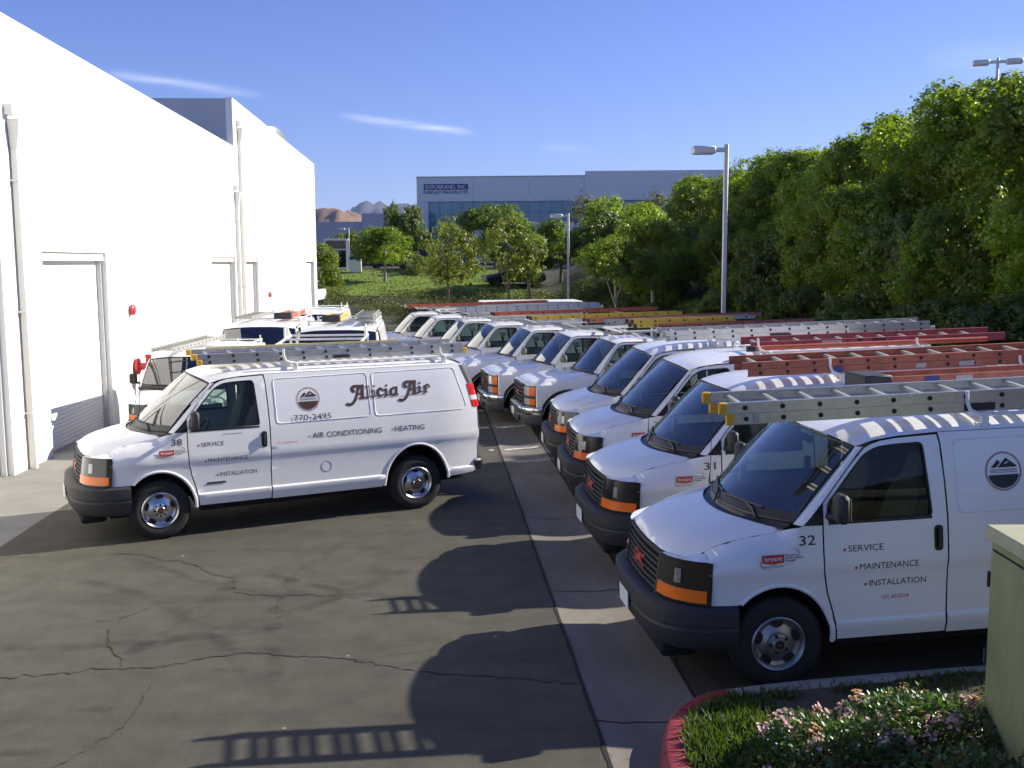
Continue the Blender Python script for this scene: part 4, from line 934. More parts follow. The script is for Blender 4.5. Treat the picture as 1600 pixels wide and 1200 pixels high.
# ================================================================== ladders
LAD = {}
def make_ladder(label, L, w, rail, parent_m, loc, sections=2, caps='cap_yellow', rung='rung', h=.078, group='ladders on the vehicle roofs', marks=False, tilt=0.0, category='ladder', name='extension_ladder'):
    """parent_m: matrix of the carrying vehicle; loc: ladder corner (front, near, bottom) in vehicle coordinates"""
    root = thing(name, label, category, group=group)
    root.matrix_world = parent_m @ Matrix.Translation(loc) @ Matrix.Rotation(tilt, 4, 'X')
    key = (round(L, 2), round(w, 2), rail, h)
    if key not in LAD:
        m = MB(); t = .004; f = .028
        prof = [(0, 0), (f, 0), (f, t), (t, t), (t, h-t), (f, h-t), (f, h), (0, h)]
        m.prism([(0, y, z) for y, z in prof], (L, 0, 0)); a = m.mesh('rail', rail, 0)
        m = MB(); m.tube([(0, -.006, h/2), (0, .0, h/2)], .020, 10, 1); m.tube([(0, w, h/2), (0, w+.006, h/2)], .020, 10, 1); m.tube([(0, .004, h/2), (0, w-.004, h/2)], .0175, 10, 0, caps=False)
        m.box(-.017, .017, .006, w-.006, h/2+.012, h/2+.018, 0)
        b = m.mesh('rung', [rung, 'hole'], 30)
        m = MB(); m.box(-.02, .045, -.006, .034, -.004, h+.004, 0, .008); c = m.mesh('end_cap', caps or 'plastic', 30)
        LAD[key] = (a, b, c)
    a, b, c = LAD[key]
    for s in range(sections):
        z = s*(h+.004); x0 = .0 if s == 0 else -.06
        for fl in (0, 1):
            r = put('rail', a, root, (x0, 0 if not fl else w, z)); r.scale = (1, -1 if fl else 1, 1)
            if caps:
                for xe in ((0, L) if s == 0 else (0,)):
                    e = put('end_cap', c, root, (x0+(xe if xe == 0 else xe-.02), 0 if not fl else w, z)); e.scale = (1, -1 if fl else 1, 1)
        n = int((L-.25)/.305)
        for k in range(n+1): put('rung', b, root, (x0+.14+s*.05+k*.305, 0, z))
    if marks:
        for k, (x, ww, sl) in enumerate(marks): MB().box(x, x+ww, -.0085, -.0065, .014, h-.012, 0).build('sticker', ('sticker_grey', 'ink', 'ink_blue')[sl], root, 0)
    return root
def make_pole(label, L, m_, mt, loc, r=.03):
    o = thing('conduit_pipe', label, 'pipe'); o.matrix_world = m_ @ Matrix.Translation(loc)
    MB().tube([(0, 0, 0), (L, 0, 0)], r, 12).build('pipe', mt, o)
    MB().tube([(-.05, 0, 0), (.06, 0, 0)], r*1.25, 12).build('end_cap', 'plastic', o); return o
def vmat(x, y, hd, pitch, half=.965, z=None):
    """vehicle matrix from the ground contact of its near front tyre"""
    c = Vector((x-math.sin(hd)*half, y+math.cos(hd)*half, G(x, y) if z is None else z))
    return Matrix.Translation(c) @ Matrix.Rotation(hd, 4, 'Z') @ Matrix.Rotation(-pitch, 4, 'Y')

# ================================================================== pickup truck
TZ = [.35, .45, .55, .62, .80, .98, 1.05, 1.20, 1.27, 1.50, 1.80, 1.86]
TW = [.93, .955, .975, .985, .99, .985, .975, .955, .925, .86, .755, .72]
def tside(s, z):
    w = interp(z, TZ, TW)
    if s < .2: w -= .045*((.2-s)/.8)**2
    return w
def th_front(y): a = abs(y); return -.79+.03*a*a if a < .55 else -.78+.13*((a-.55)/.25)**1.5
def thood(s, y):
    d = max(0, s-th_front(y)); return interp(d, [0, .03, .08, .2, .5, .9, 1.3], [1.045, 1.075, 1.10, 1.13, 1.175, 1.215, 1.245])-.02*(abs(y)/.8)**2+.012*math.exp(-((abs(y)-.52)/.07)**2)
def t_seam_y(s): return interp(s, [-.65, 0, .62], [.80, .835, .84])
def tfend(s, z):
    w = tside(s, z); zs, zt = 1.0, thood(s, t_seam_y(s))
    if s < .70 and z > zs:
        t = min(1, (z-zs)/(zt-zs)); ys = t_seam_y(s); w = ys+(tside(s, zs)-ys)*max(0, 1-t**2.4)**.6
    return w
T_ARCH = ell((0, .42), .50, .47, 176, 2, 20)
T_FEND = [(-.62, .60), (-.50, .60)]+T_ARCH+[(.52, .42), (.61, .42), (.61, 1.0)]+[(s, thood(s, t_seam_y(s))) for s in (.61, .45, .3, .1, -.1, -.3, -.5, -.62)]
T_DOOR = [(.622, .43), (1.74, .43), (1.75, 1.24), (1.72, 1.55), (1.66, 1.79), (1.22, 1.81), (1.08, 1.775), (.91, 1.59), (.69, 1.27), (.622, 1.22)]
T_WIN = rounded([(.745, 1.275), (.94, 1.565), (1.09, 1.735), (1.23, 1.765), (1.62, 1.75), (1.69, 1.275)], .05)
T_REAR = [(1.752, .43), (2.07, .43), (2.09, 1.24), (2.04, 1.5), (1.97, 1.78), (1.672, 1.80), (1.732, 1.55), (1.762, 1.24)]
T_BARCH = ell((3.40, .42), .50, .47, 176, 4, 20)
T_BED = [(2.14, .50), (2.87, .50)]+T_BARCH+[(3.93, .50), (4.75, .55), (4.76, 1.34), (2.14, 1.34)]
def tw_base(y): a = abs(y)/.82; return Vector((.36+.18*a*a, y, 1.235+.015*a))
def tw_top(y): a = abs(y)/.70; return Vector((.95+.10*a*a, y, 1.842-.05*a*a))
WHT = wheel_meshes(.385, .215, 5, 6)
def make_truck(name, label):
    root = thing(name, label, 'pickup truck')
    sh = MB()
    for sd in (-1, 1):
        panel(sh, T_FEND, [], lambda u, v: (u, sd*tfend(u, v), v), .06); panel(sh, T_REAR, [], lambda u, v: (u, sd*tside(u, v), v), .1)
        base, top = tw_base(.825), tw_top(.705); rows = []
        for s, z in ((.615, 1.225), (.68, 1.275), (.90, 1.595), (1.07, 1.78), (1.20, 1.825)):
            t = min(1, (z-1.225)/(1.80-1.225)); a = base.lerp(top, t); b = Vector((s, tside(s, z), z)); rows.append([(p.x, sd*p.y, p.z) for p in (a, (a+b)/2+Vector((-.005, .008, 0)), b)])
        sh.grid(rows)
    rows = []
    for v in [i/20 for i in range(21)]:
        sc, se = .95+(2.0-.95)*v, 1.05+(1.97-1.05)*v; zc = interp(sc, [.95, 1.1, 1.3, 1.7, 2.0], [1.842, 1.872, 1.888, 1.885, 1.83]); ze = interp(se, [1.05, 1.2, 1.7, 1.97], [1.792, 1.822, 1.815, 1.785])
        ye = interp(se, [1.05, 1.25, 1.97], [.705, tside(1.5, 1.82), tside(1.5, 1.80)])
        rows.append([(sc+(se-sc)*u*u, ye*u, ze+(zc-ze)*(1-abs(u)**2.6)) for u in [-1+j/9 for j in range(19)]])
    sh.grid(rows)
    sh.grid([[(interp(z, [.5, 1.24, 1.78], [2.07, 2.09, 1.97]), tside(2, z)*u, z) for u in (-1, -.5, 0, .5, 1)] for z in (.5, .9, 1.24)])
    sh.grid([[(interp(z, [.5, 1.24, 1.78], [2.07, 2.09, 1.97]), tside(2, z)*u, z) for u in (-1, -.9, 0, .9, 1)] for z in (1.68, 1.80)])
    for sd in (-1, 1): sh.grid([[(interp(z, [.5, 1.24, 1.78], [2.07, 2.09, 1.97]), sd*tside(2, z)*u, z) for u in (.82, 1)] for z in (1.24, 1.46, 1.68)])
    body = sh.build('cab', 'paint', root, 32)
    MB().grid([[(interp(z, [.5, 1.24, 1.78], [2.06, 2.08, 1.96]), tside(2, z)*u*.84, z) for u in (-1, 0, 1)] for z in (1.24, 1.46, 1.68)]).build('rear_window', 'side_glass', root)
    hd = MB(); ys = [-.80+1.6*i/22 for i in range(23)]
    outl = [(th_front(y), y) for y in ys]+[(s, t_seam_y(s)-.003) for s in (-.4, -.1, .2, .48)]+[(.32+.19*(abs(y)/.82)**2, y) for y in [.80-1.6*i/14 for i in range(15)]]+[(s, -t_seam_y(s)+.003) for s in (.48, .2, -.1, -.4)]
    panel(hd, outl, [], lambda u, v: (u, v, thood(u, v)), .06)
    hd.grid([[(th_front(y), y, thood(th_front(y), y)) for y in ys], [(th_front(y)-.01, y, 1.0) for y in ys]]); hd.build('hood', 'paint', root, 35)
    MB().grid([[(.33+.19*(abs(y)/.82)**2, y, thood(.33+.19*(abs(y)/.82)**2, y)-.02) for y in ys], [(tw_base(y).x, y, tw_base(y).z-.01) for y in ys]]).build('cowl', 'black_trim', root)
    rows = [[tuple(tw_base(u*.82).lerp(tw_top(u*.70), .02+.96*v)+Vector((-.7, 0, .7))*(.02*4*v*(1-v))) for u in [-1+j/8 for j in range(17)]] for v in [i/6 for i in range(7)]]
    wsg = MB().grid(rows).build('windshield', 'windshield', root)
    ed = MB(); ed.tube(rows[0], .012, 6); ed.tube(rows[-1], .009, 6)
    for j in (0, 16): ed.tube([r[j] for r in rows], .008, 6)
    ed.build('seal', 'black_trim', wsg)
    for sd in (-1, 1):
        d = MB(); panel(d, T_DOOR, [T_WIN], lambda u, v: (u, sd*(tside(u, v)+.001), v), .09); door = d.build('door', 'paint', root, 32)
        g = MB(); panel(g, T_WIN, [], lambda u, v: (u, sd*(tside(u, v)-.012), v), .14); g.build('window', 'side_glass', door)
        MB().tube([(s, sd*(tside(s, z)-.002), z) for s, z in subdiv(T_WIN, .12)], .010, 6, 0, closed=True).build('window_seal', 'black_trim', door)
        MB().box(1.52, 1.68, min(sd*.965, sd*1.0), max(sd*.965, sd*1.0), 1.10, 1.15, 0, .01).build('handle', 'plastic', door)
        m = MB(); m.tube([(.78, sd*.90, 1.32), (.79, sd*1.04, 1.34)], .03, 8); m.box(.74, .85, min(sd*1.03, sd*1.20), max(sd*1.03, sd*1.20), 1.285, 1.46, 0, .04); m.build('door_mirror', 'seat', root)
        # stacked headlamps
        def lp(u, z, o=0): 
            s, y = interp(u, [0, .4, .75, 1], [-.80, -.775, -.715, -.635]), interp(u, [0, .4, .75, 1], [.53, .71, .83, .905]); return (s-o, sd*(y+o*.3), z)
        us = [i/8 for i in range(9)]
        hl = MB(); hl.grid([[lp(u, z) for u in us] for z in (.58, .70, .83, .95, 1.035)]); lamp = hl.build('headlight', 'plastic', root)
        for z0, z1 in ((.845, 1.02), (.665, .785)):
            l = MB(); l.grid([[lp(u, z, .010) for u in [.03+.60*i/5 for i in range(6)]] for z in (z0, (z0+z1)/2, z1)], 0); l.grid([[lp(u, z, .010) for u in [.64+.33*i/4 for i in range(5)]] for z in (z0, (z0+z1)/2, z1)], 1); l.build('lens', ['lamp_bright', 'amber'], lamp)
        hh = MB(); hh.grid([[lp(u, 1.038) for u in us], [(th_front(interp(u, [0, 1], [.53, .80]))+.0, sd*interp(u, [0, 1], [.53, .80]), thood(th_front(.8), .8)) for u in us]])
        hh.grid([[lp(1, z) for z in (.6, .8, 1.0, 1.04)], [(-.62, sd*tfend(-.62, z), z) for z in (.6, .8, 1.0, 1.04)]]); hh.build('front_trim', 'paint', root)
        ar = MB(); ar.grid([[(p[0], sd*(tside(*p)-.002), p[1]) for p in T_ARCH], [(p[0]*1.13, sd*(tside(*p)+.014), .42+(p[1]-.42)*1.13) for p in T_ARCH], [(p[0]*1.15, sd*(tside(*p)-.004), .42+(p[1]-.42)*1.15) for p in T_ARCH]]); ar.build('wheel_flare', 'plastic', root)
        for arc in (T_ARCH, T_BARCH): MB().grid([[(p[0], sd*(tside(*p)-.004), p[1]) for p in arc], [(p[0], sd*.55, p[1]) for p in arc]]).build('wheel_well', 'liner', root)
        add_wheel(root, 0, sd*.96, sd, WHT, .385); add_wheel(root, 3.40, sd*.96, sd, WHT, .385)
        bd = MB(); panel(bd, T_BED, [], lambda u, v: (u, sd*(.955 if v < 1.0 else .945), v), .2); bd.box(2.145, 4.755, min(sd*.80, sd*.952), max(sd*.80, sd*.952), 1.342, 1.375, 0, .01); bd.grid([[(u, sd*.82, v) for u in (2.14, 4.75)] for v in (.75, 1.34)]); bd.build('bed_side', 'paint', root)
    MB().box(4.70, 4.765, -.80, .80, .62, 1.34, 0, .01).build('tailgate', 'paint', root); MB().box(2.145, 2.19, -.82, .82, .6, 1.34, 0).box(2.19, 4.70, -.82, .82, .70, .74, 0).build('bed_floor', 'interior', root, 0)
    gr = MB(); yg = [-.53+1.06*i/10 for i in range(11)]
    def gp(y, z, o=0): return (-.83+.02*(y/.53)**2-o, y, z)
    gr.grid([[gp(y, z, -.04) for y in yg] for z in (.62, 1.04)], 1)
    for z in (.63, .72, .80, .88, .96, 1.03): gr.grid([[gp(y, z-.016, -.04) for y in yg], [gp(y, z-.014, .005) for y in yg], [gp(y, z+.016, .005) for y in yg], [gp(y, z+.018, -.04) for y in yg]])
    for sd in (-1, 1): gr.grid([[gp(sd*.53, z, -.03), gp(sd*.53, z, .01), gp(sd*.49, z, .01), gp(sd*.49, z, -.03)] for z in (.60, .83, 1.045)])
    gri = gr.build('grille', ['plastic', 'liner'], root, 30)
    em = MB(); fit_text(em, 'GMC', -.16, .16, .80, .89, lambda u, v: gp(-u, v, .012), 0, .02); em.build('emblem', 'ink_red', gri, 0)
    half = [(-.53, .985), (-.62, .98), (-.74, .93), (-.83, .84), (-.89, .70), (-.92, .45), (-.935, 0)]
    pth = [(s, -y) for s, y in half]+[(s, y) for s, y in half[-2::-1]]; rows = []; rows2 = []
    for i, (s, y) in enumerate(pth):
        a, b = Vector(pth[max(i-1, 0)]), Vector(pth[min(i+1, len(pth)-1)]); t = (b-a).normalized(); n = Vector((t.y, -t.x))
        rows.append([(s-n.x*o, y-n.y*o, z) for o, z in ((-.16, .625), (-.04, .635), (.0, .61), (.014, .55), (.0, .482))]); rows2.append([(s-n.x*o, y-n.y*o, z) for o, z in ((-.005, .480), (.004, .45), (-.005, .35), (-.04, .27), (-.12, .24))])
    MB().grid(rows).build('front_bumper', 'chrome', root); lv = MB().grid(rows2)
    for sd in (-1, 1): lv.lathe([(.055, -.012), (.055, .012), (.04, .0), (.001, -.01)], 16, (-.925, sd*.55, .39), 'x', 1)
    lv.build('bumper_valance', ['valance', 'lamp_dark'], root)
    MB().box(-.955, -.945, -.15, .15, .40, .54, 0, .003).build('license_plate', 'plate', root)
    MB().box(-.5, 4.65, -.5, .5, .30, .55, 0).box(.55, 2.85, -.88, .88, .40, .56, 0).build('chassis', 'liner', root, 0)
    it = MB(); it.box(.62, 2.05, -.88, .88, .57, .60, 0); it.grid([[(.47, y, 1.19), (.68, y, 1.215), (.80, y, 1.16), (.82, y, .6)] for y in (-.85, 0, .85)]); it.build('dashboard', 'interior', root)
    for y in (-.42, .42): put('seat', SEAT, root, (1.40, y, .78))
    st = MB(); st.tube([(.96+.09*math.sin(a), -.40+.18*math.cos(a), 1.15+.16*math.sin(a)) for a in [i*2*math.pi/18 for i in range(18)]], .014, 6, 0, closed=True); st.tube([(.8, -.4, 1.05), (.96, -.4, 1.15)], .025, 6); st.build('steering_wheel', 'black_trim', root)
    return root
def truck_rack(root, m='rack_white', gusset=False, h=2.02):
    """lumber rack welded from square tube, over the bed and the cab"""
    r = MB(); t = .022
    for y in (-.80, .80):
        for s in (2.25, 4.62): r.box(s-t, s+t, y-t, y+t, 1.375, h, 0)
        r.tube([(1.15, y*.93, h), (4.72, y, h)], .026, 6); r.tube([(2.25, y, h-.30), (4.62, y, h-.30)], .018, 6)
        r.tube([(2.27, y, h-.32), (1.45, y*.95, h-.01)], .016, 6)
        if gusset:
            r.tube([(4.62, y, h), (4.05, y, h+.24), (3.7, y, h+.24)], .02, 6); r.tube([(3.7, y, h), (3.7, y, h+.24)], .02, 6)
            for k in range(3): r.tube([(4.4-.22*k, y, h), (4.4-.22*k, y, h+.10+.09*k)], .012, 6)
    for s in (1.18, 2.25, 3.5, 4.62): r.tube([(s, -.80, h), (s, .80, h)], .024, 6)
    r.build('ladder_rack', m, root)

# ================================================================== the fleet
van_proto = make_van('cargo_van', 'white service van numbered 38 turned broadside across the lane', WH8)
trk_proto = make_truck('pickup_truck', 'white pickup truck with chrome bumper parked next to the row of vans')
HDV, PV = .041, .029
M38 = vmat(-3.416, 12.813, .3934, 0.0); van_proto.matrix_world = M38
def van(name, label, M, number=None, wheels=None, group=None, scale=None):
    o = copy_tree(van_proto); o.name = name; o['label'] = label
    if group: o['group'] = group
    o.matrix_world = M @ (Matrix.Diagonal((*scale, 1)) if scale else Matrix.Identity(4))
    if wheels:
        for c in o.children:
            if c.name.startswith('wheel') and c.data is van_wheel_data: 
                c.data = wheels[0]
                for g in c.children: g.data = wheels[1] if g.name.startswith('rim') else wheels[2]
    if number is not None: decals(o, number, False)
    return o
van_wheel_data = WH8[0]
FV = 'parked fleet vans'
rows_ = [('32', 2.679, 7.711, HDV), ('31', 2.70, 10.68, HDV), ('33', 2.76, 13.50, -.01), ('34', 2.77, 15.90, -.01)]
labs = {'32': 'white service van numbered 32, nearest of the parked row beside the planted kerb', '31': 'white service van numbered 31 carrying an orange ladder, second in the parked row',
        '33': 'white service van numbered 33 with a dark red ladder, third in the parked row', '34': 'white service van with aluminium ladder, fourth in the row and next to the first pickup'}
MV = {}
for n, x, y, hd in rows_:
    MV[n] = vmat(x, y, hd, PV); van('cargo_van', labs[n], MV[n], n if n != '34' else '', WH5, FV)
# vans standing nose to wall on the left, seen over the roof of van 38
MA = Matrix.Translation((-4.75, 19.7, G(0, 19.7))) @ Matrix.Rotation(R_(86), 4, 'Z')
van('cargo_van', 'small white van facing the camera beside the red wall pipe', MA, None, None, 'vans parked by the warehouse wall', (.84, .90, .86))
MBv = Matrix.Translation((-4.25, 24.75, G(0, 23))) @ Matrix.Rotation(R_(89), 4, 'Z')
van('cargo_van', 'white van facing the camera nearer the wall, orange step ladder on its roof', MBv, None, None, 'vans parked by the warehouse wall')
MCv = Matrix.Translation((-2.22, 23.25, G(0, 23))) @ Matrix.Rotation(R_(90), 4, 'Z')
van('cargo_van', 'white van facing the camera farther from the wall, with a yellow step ladder', MCv, None, None, 'vans parked by the warehouse wall')
MDv = Matrix.Translation((-3.85, 32.6, G(0, 33))) @ Matrix.Rotation(R_(90), 4, 'Z')
van('cargo_van', 'white van parked farthest back along the warehouse wall', MDv, None, None, 'vans parked by the warehouse wall')
decals(van_proto, '38', True)
# pickups
FT = 'parked fleet pickups'
trk_proto['group'] = FT
tp = [(2.59, 20.0), (1.99, 22.28), (1.31, 24.5), (.57, 26.95), (-.15, 29.4), (-.94, 31.75), (-1.68, 34.5)]
MT = []
tl = ['white pickup with chrome bumper, first after the four parked vans', 'white pickup with chrome bumper, second after the four parked vans', 'white pickup half hidden behind the tail of van 38, third after the four parked vans', 'white pickup, fourth after the four parked vans', 'white pickup, fifth after the four parked vans', 'white pickup, sixth after the four parked vans', 'white pickup at the far end of the row']
for i, (x, y) in enumerate(tp):
    M = vmat(x, y, .09, .022, .96); MT.append(M); o = trk_proto if i == 0 else copy_tree(trk_proto)
    o.matrix_world = M; o['label'] = tl[i]; o['group'] = FT
    if i != 5: truck_rack(o)
MP = Matrix.Translation((-2.15, 17.35, G(0, 18))) @ Matrix.Rotation(R_(91), 4, 'Z')
pk = copy_tree(trk_proto)
for c in list(pk.children):
    if c.name.startswith('ladder_rack'): bpy.data.objects.remove(c)
pk.matrix_world = MP; pk['label'] = 'white pickup with raised lumber rack hidden behind van 38'; pk['group'] = 'pickups by the warehouse'; truck_rack(pk, 'rack_white', True, 1.92)

# ladders and pipes on the roofs
mk32 = [(.20, .045, 0), (1.95, .26, 1)]
make_ladder('silver aluminium extension ladder on the roof of van 38', 3.70, .46, 'alu', M38, (.58, -.66, 2.113), marks=[(1.75, .22, 1), (2.55, .14, 0)], rung='alu', tilt=R_(4), h=.068)
make_ladder('pale yellow fibreglass ladder on the far side of the roof of van 38', 2.85, .40, 'fib_yellow_pale', M38, (.92, .30, 2.113), 1, None, h=.12)
make_ladder('silver aluminium extension ladder with yellow tips on the roof of van 32', 4.6, .46, 'alu', MV['32'], (-.33, -.775, 2.113), marks=mk32, tilt=R_(4), h=.086)
make_ladder('faded orange fibreglass extension ladder on the roof of van 31', 5.2, .46, 'fib_orange', MV['31'], (.72, -.78, 2.113), caps=None, tilt=R_(4), marks=[(.95, .12, 2), (1.9, .12, 0), (2.4, .18, 0)])
sl = make_ladder('orange step ladder with black top on the far side of the roof of van 32', 3.2, .42, 'fib_orange', MV['32'], (1.32, .32, 2.113), 1, None, h=.17, marks=[(.55, .14, 2), (.85, .16, 0)], category='step ladder', name='step_ladder')
MB().box(-.02, .24, -.012, .43, -.001, .19, 0, .012).build('top_cap', 'plastic', sl)
make_ladder('dark red fibreglass extension ladder on the roof of van 33', 3.6, .48, 'fib_red', MV['33'], (1.6, -.55, 2.113), 1, None, h=.105, tilt=R_(5), marks=[(1.0, .28, 0), (1.5, .07, 1), (1.7, .2, 1)])
make_pole('bright orange pipe lying on the roof of van 33', 3.3, MV['33'], 'fib_bright', (1.55, -.72, 2.148), .035)
make_ladder('silver aluminium extension ladder on the fourth parked van', 4.3, .44, 'alu', MV['34'], (.92, -.80, 2.113), tilt=R_(4), caps='alu_dull', marks=[(1.65, .3, 1)])
HT = 2.055
make_ladder('bright yellow fibreglass ladder on the first pickup rack', 2.2, .42, 'fib_yellow', MT[0], (1.55, -.30, HT), 2, 'plastic', h=.08)
make_ladder('faded pink ladder along the near side of the first pickup rack', 3.2, .36, 'fib_orange', MT[0], (2.0, -.80, HT), 1, None)
make_ladder('long orange fibreglass ladder on the second pickup rack', 4.2, .44, 'fib_orange', MT[1], (1.6, .0, HT), 1, 'plastic')
make_ladder('silver ladder on the near side of the second pickup rack', 3.4, .40, 'alu_dull', MT[1], (1.9, -.75, HT), 1, None)
make_ladder('yellow fibreglass ladder on the third pickup rack', 3.9, .44, 'fib_yellow', MT[2], (1.1, -.35, HT), 1, 'plastic')
make_ladder('long orange ladder on the fourth pickup rack', 4.6, .44, 'fib_bright', MT[3], (1.1, -.2, HT), 1, 'plastic')
make_ladder('silver aluminium ladder on the fifth pickup rack', 4.2, .44, 'alu', MT[4], (1.0, -.3, HT), 2, 'alu_dull')
make_ladder('bright orange and silver ladder on the farthest pickup rack', 4.9, .44, 'fib_bright', MT[6], (.8, -.2, HT), 1, 'alu_dull')
make_ladder('silver ladder on the roof of the small van by the red pipe', 4.3, .44, 'alu_dull', MA @ Matrix.Diagonal((.84, .90, .86, 1)), (-.25, .10, 2.113), 1, None, h=.10)
make_ladder('silver ladder on the van nearer the wall', 3.2, .44, 'alu_dull', MBv, (.9, .22, 2.113), 1, None)
for lab, M, y, m_ in (('orange step ladder on the van nearer the wall', MBv, -.66, 'fib_orange'), ('yellow step ladder on the van farther from the wall', MCv, .02, 'fib_yellow_pale')):
    s2 = make_ladder(lab, 2.6, .40, m_, M, (1.25, y, 2.113), 1, None, h=.12, category='step ladder', name='step_ladder'); MB().box(-.02, .2, -.01, .41, -.01, .15, 0, .01).build('top_cap', 'plastic', s2)
make_ladder('silver ladder on the van farther from the wall', 2.9, .42, 'alu_dull', MCv, (1.0, -.78, 2.113), 2, None)

# ================================================================== terrain behind and beside the lot
def foot_right(y): return interp(y, [-20, 20, 40, 60, 75, 120], [11.2, 11.2, 10.6, 7.5, 4.0, 4.0])
def hill(x, y):
    d1 = x-foot_right(y); d2 = (y-62.0)-.10*x
    h1 = interp(d1, [0, .6, 6, 12, 16, 40], [0, .25, 2.9, 5.6, 7.2, 10.5]); h2 = interp(d2, [0, .5, 8, 22, 60, 200], [0, .2, 1.65, 3.15, 3.6, 4.2])
    h = max(h1 if d1 > 0 else 0, h2 if d2 > 0 else 0)
    return -.36+h+(.10*noise.noise((x*.35, y*.35, 0))+.03*noise.noise((x*1.3, y*1.3, 5)))*min(1, h*2)
xs = [-60, -40, -25, -15, -10]+[float(v) for v in np.arange(-7, 30.1, .8)]+[34, 40, 50, 70, 100, 150]; ys = [-30, -10, 0, 6]+[float(v) for v in np.arange(10, 100, 1.2)]+[105, 115, 130, 160, 210, 260]
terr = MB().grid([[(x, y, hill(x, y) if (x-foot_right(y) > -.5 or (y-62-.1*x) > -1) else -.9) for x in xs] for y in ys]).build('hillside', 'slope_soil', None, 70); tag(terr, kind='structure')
lawn = MB().grid([[(x, y, hill(x, y)+.03) for x in np.arange(-9, 6.1, .6)] for y in np.arange(69.0, 84, .8)]).build('lawn', 'lawn', None, 70); tag(lawn, kind='structure')
street = MB().grid([[(x, y, hill(x, y)+.05) for x in np.arange(-30, 24, 2.0)] for y in (84.0, 87.0, 90.5, 94.0)]).build('street', 'asphalt', None, 70); tag(street, kind='structure')

# ------------------------------------------------------------------ leaves
def crown_mesh(name, seed, lobes, nl, size, rad, squash, m, shell=.5, droop=0.0):
    """foliage as leaf faces spread through clumped lobes and their twig tufts; unit radius, centred on the crown"""
    rg = np.random.default_rng(seed); C = []; Rr = []
    for k in range(lobes):
        a = rg.uniform(0, 6.283); zz = rg.uniform(-.75, 1.0); q = (1-zz*zz*.85)**.5*rg.uniform(.35, .92)
        C.append((rad*q*math.cos(a), rad*q*math.sin(a), rad*squash*zz*.80)); Rr.append(rad*rg.uniform(.24, .44))
    C, Rr = np.array(C), np.array(Rr); nt = max(40, nl//22)                           # tufts on the lobes, leaves on the tufts
    li = rg.choice(lobes, nt, p=Rr**2/(Rr**2).sum()); D = rg.normal(size=(nt, 3)); D /= np.linalg.norm(D, axis=1)[:, None]
    T = C[li]+D*np.array([1, 1, .85])*(Rr[li]*(1-shell*rg.random(nt)**2.0))[:, None]
    ti = rg.integers(0, nt, nl); tr = rg.uniform(.06, .15, nt)*rad
    d2 = rg.normal(size=(nl, 3)); d2 /= np.linalg.norm(d2, axis=1)[:, None]
    P = T[ti]+d2*(tr[ti]*rg.random(nl)**.5)[:, None]
    up = D[ti]*.8+d2*.5+rg.normal(size=(nl, 3))*.45+np.array([0, 0, .35]); up /= np.linalg.norm(up, axis=1)[:, None]
    t = np.cross(up, rg.normal(size=(nl, 3))); t /= np.linalg.norm(t, axis=1)[:, None]; t[:, 2] -= droop; t /= np.linalg.norm(t, axis=1)[:, None]
    b = np.cross(up, t); s = (rg.uniform(.6, 1.25, nl)*size)[:, None]; t = t*s; b = b*s*.46; u = up*s*.12
    return quads_mesh(name, np.stack([P-t*.5, P+b+u, P+t*.5, P-b+u], 1), m)
CR = {k: [crown_mesh('crown', 100+17*i+len(k), lobes, nl, sz, 1.0, sq, m, shl, dr) for i in range(nv)] for k, nv, lobes, nl, sz, sq, m, shl, dr in (
    ('ficus', 5, 24, 26000, .052, .88, 'leaf_ficus', .40, .1), ('dark', 3, 20, 17000, .062, .80, 'leaf_dark', .45, .1), ('olive', 2, 22, 12000, .062, 1.05, 'leaf_olive', .9, .5), ('pale', 2, 16, 4500, .05, .8, 'leaf_pale', .95, 0))}
TRK = {}
def trunk_mesh(seed, m, h, r):
    rr = random.Random(seed); mb = MB(); top = Vector((rr.gauss(0, .05), rr.gauss(0, .05), 1))
    mb.tube([(0, 0, -.12), (rr.gauss(0, .01), rr.gauss(0, .01), .25), (top.x*.6, top.y*.6, .6), tuple(top)], [r*1.35, r, r*.85, r*.6], 8, 0)
    for k in range(5):
        a = k*1.257+rr.uniform(-.4, .4); z0 = rr.uniform(.45, .85); L = rr.uniform(.45, .75)
        mb.tube([(top.x*z0, top.y*z0, z0), (math.cos(a)*L*.4, math.sin(a)*L*.4, z0+.30), (math.cos(a)*L*.8, math.sin(a)*L*.8, z0+.65)], [r*.5, r*.36, r*.15], 6, 0)
    return mb.mesh('trunk', m, 60)
for k, m in (('ficus', 'bark_pale'), ('dark', 'bark'), ('olive', 'bark'), ('pale', 'bark_pale')): TRK[k] = [trunk_mesh(i*7+len(k), m, 1, {'ficus': .06, 'dark': .05, 'olive': .045, 'pale': .05}[k]) for i in range(2)]
def tree(kind, label, x, y, top, rad, squash=1.0, group=None, base=None, seed=0, trunk=True, name='tree', cat='tree', stem=None):
    rr = random.Random(seed*31+5); z0 = hill(x, y) if base is None else base
    t = thing(name, label, cat, (x, y, z0), group=group)
    cz = top-z0-rad*squash*.92
    c = put('crown', CR[kind][seed % len(CR[kind])], t, (0, 0, cz), (0, 0, rr.uniform(0, 6.28))); c.scale = (rad, rad*rr.uniform(.92, 1.08), rad*squash)
    if trunk:
        tk = put('trunk', TRK[kind][seed % 2], t, (0, 0, 0), (0, 0, rr.uniform(0, 6.28))); hh = max(.5, cz*.95); tk.scale = (max(1.0, rad*.9),)*2+(hh,)
    return t
rr = random.Random(77); sd = 0
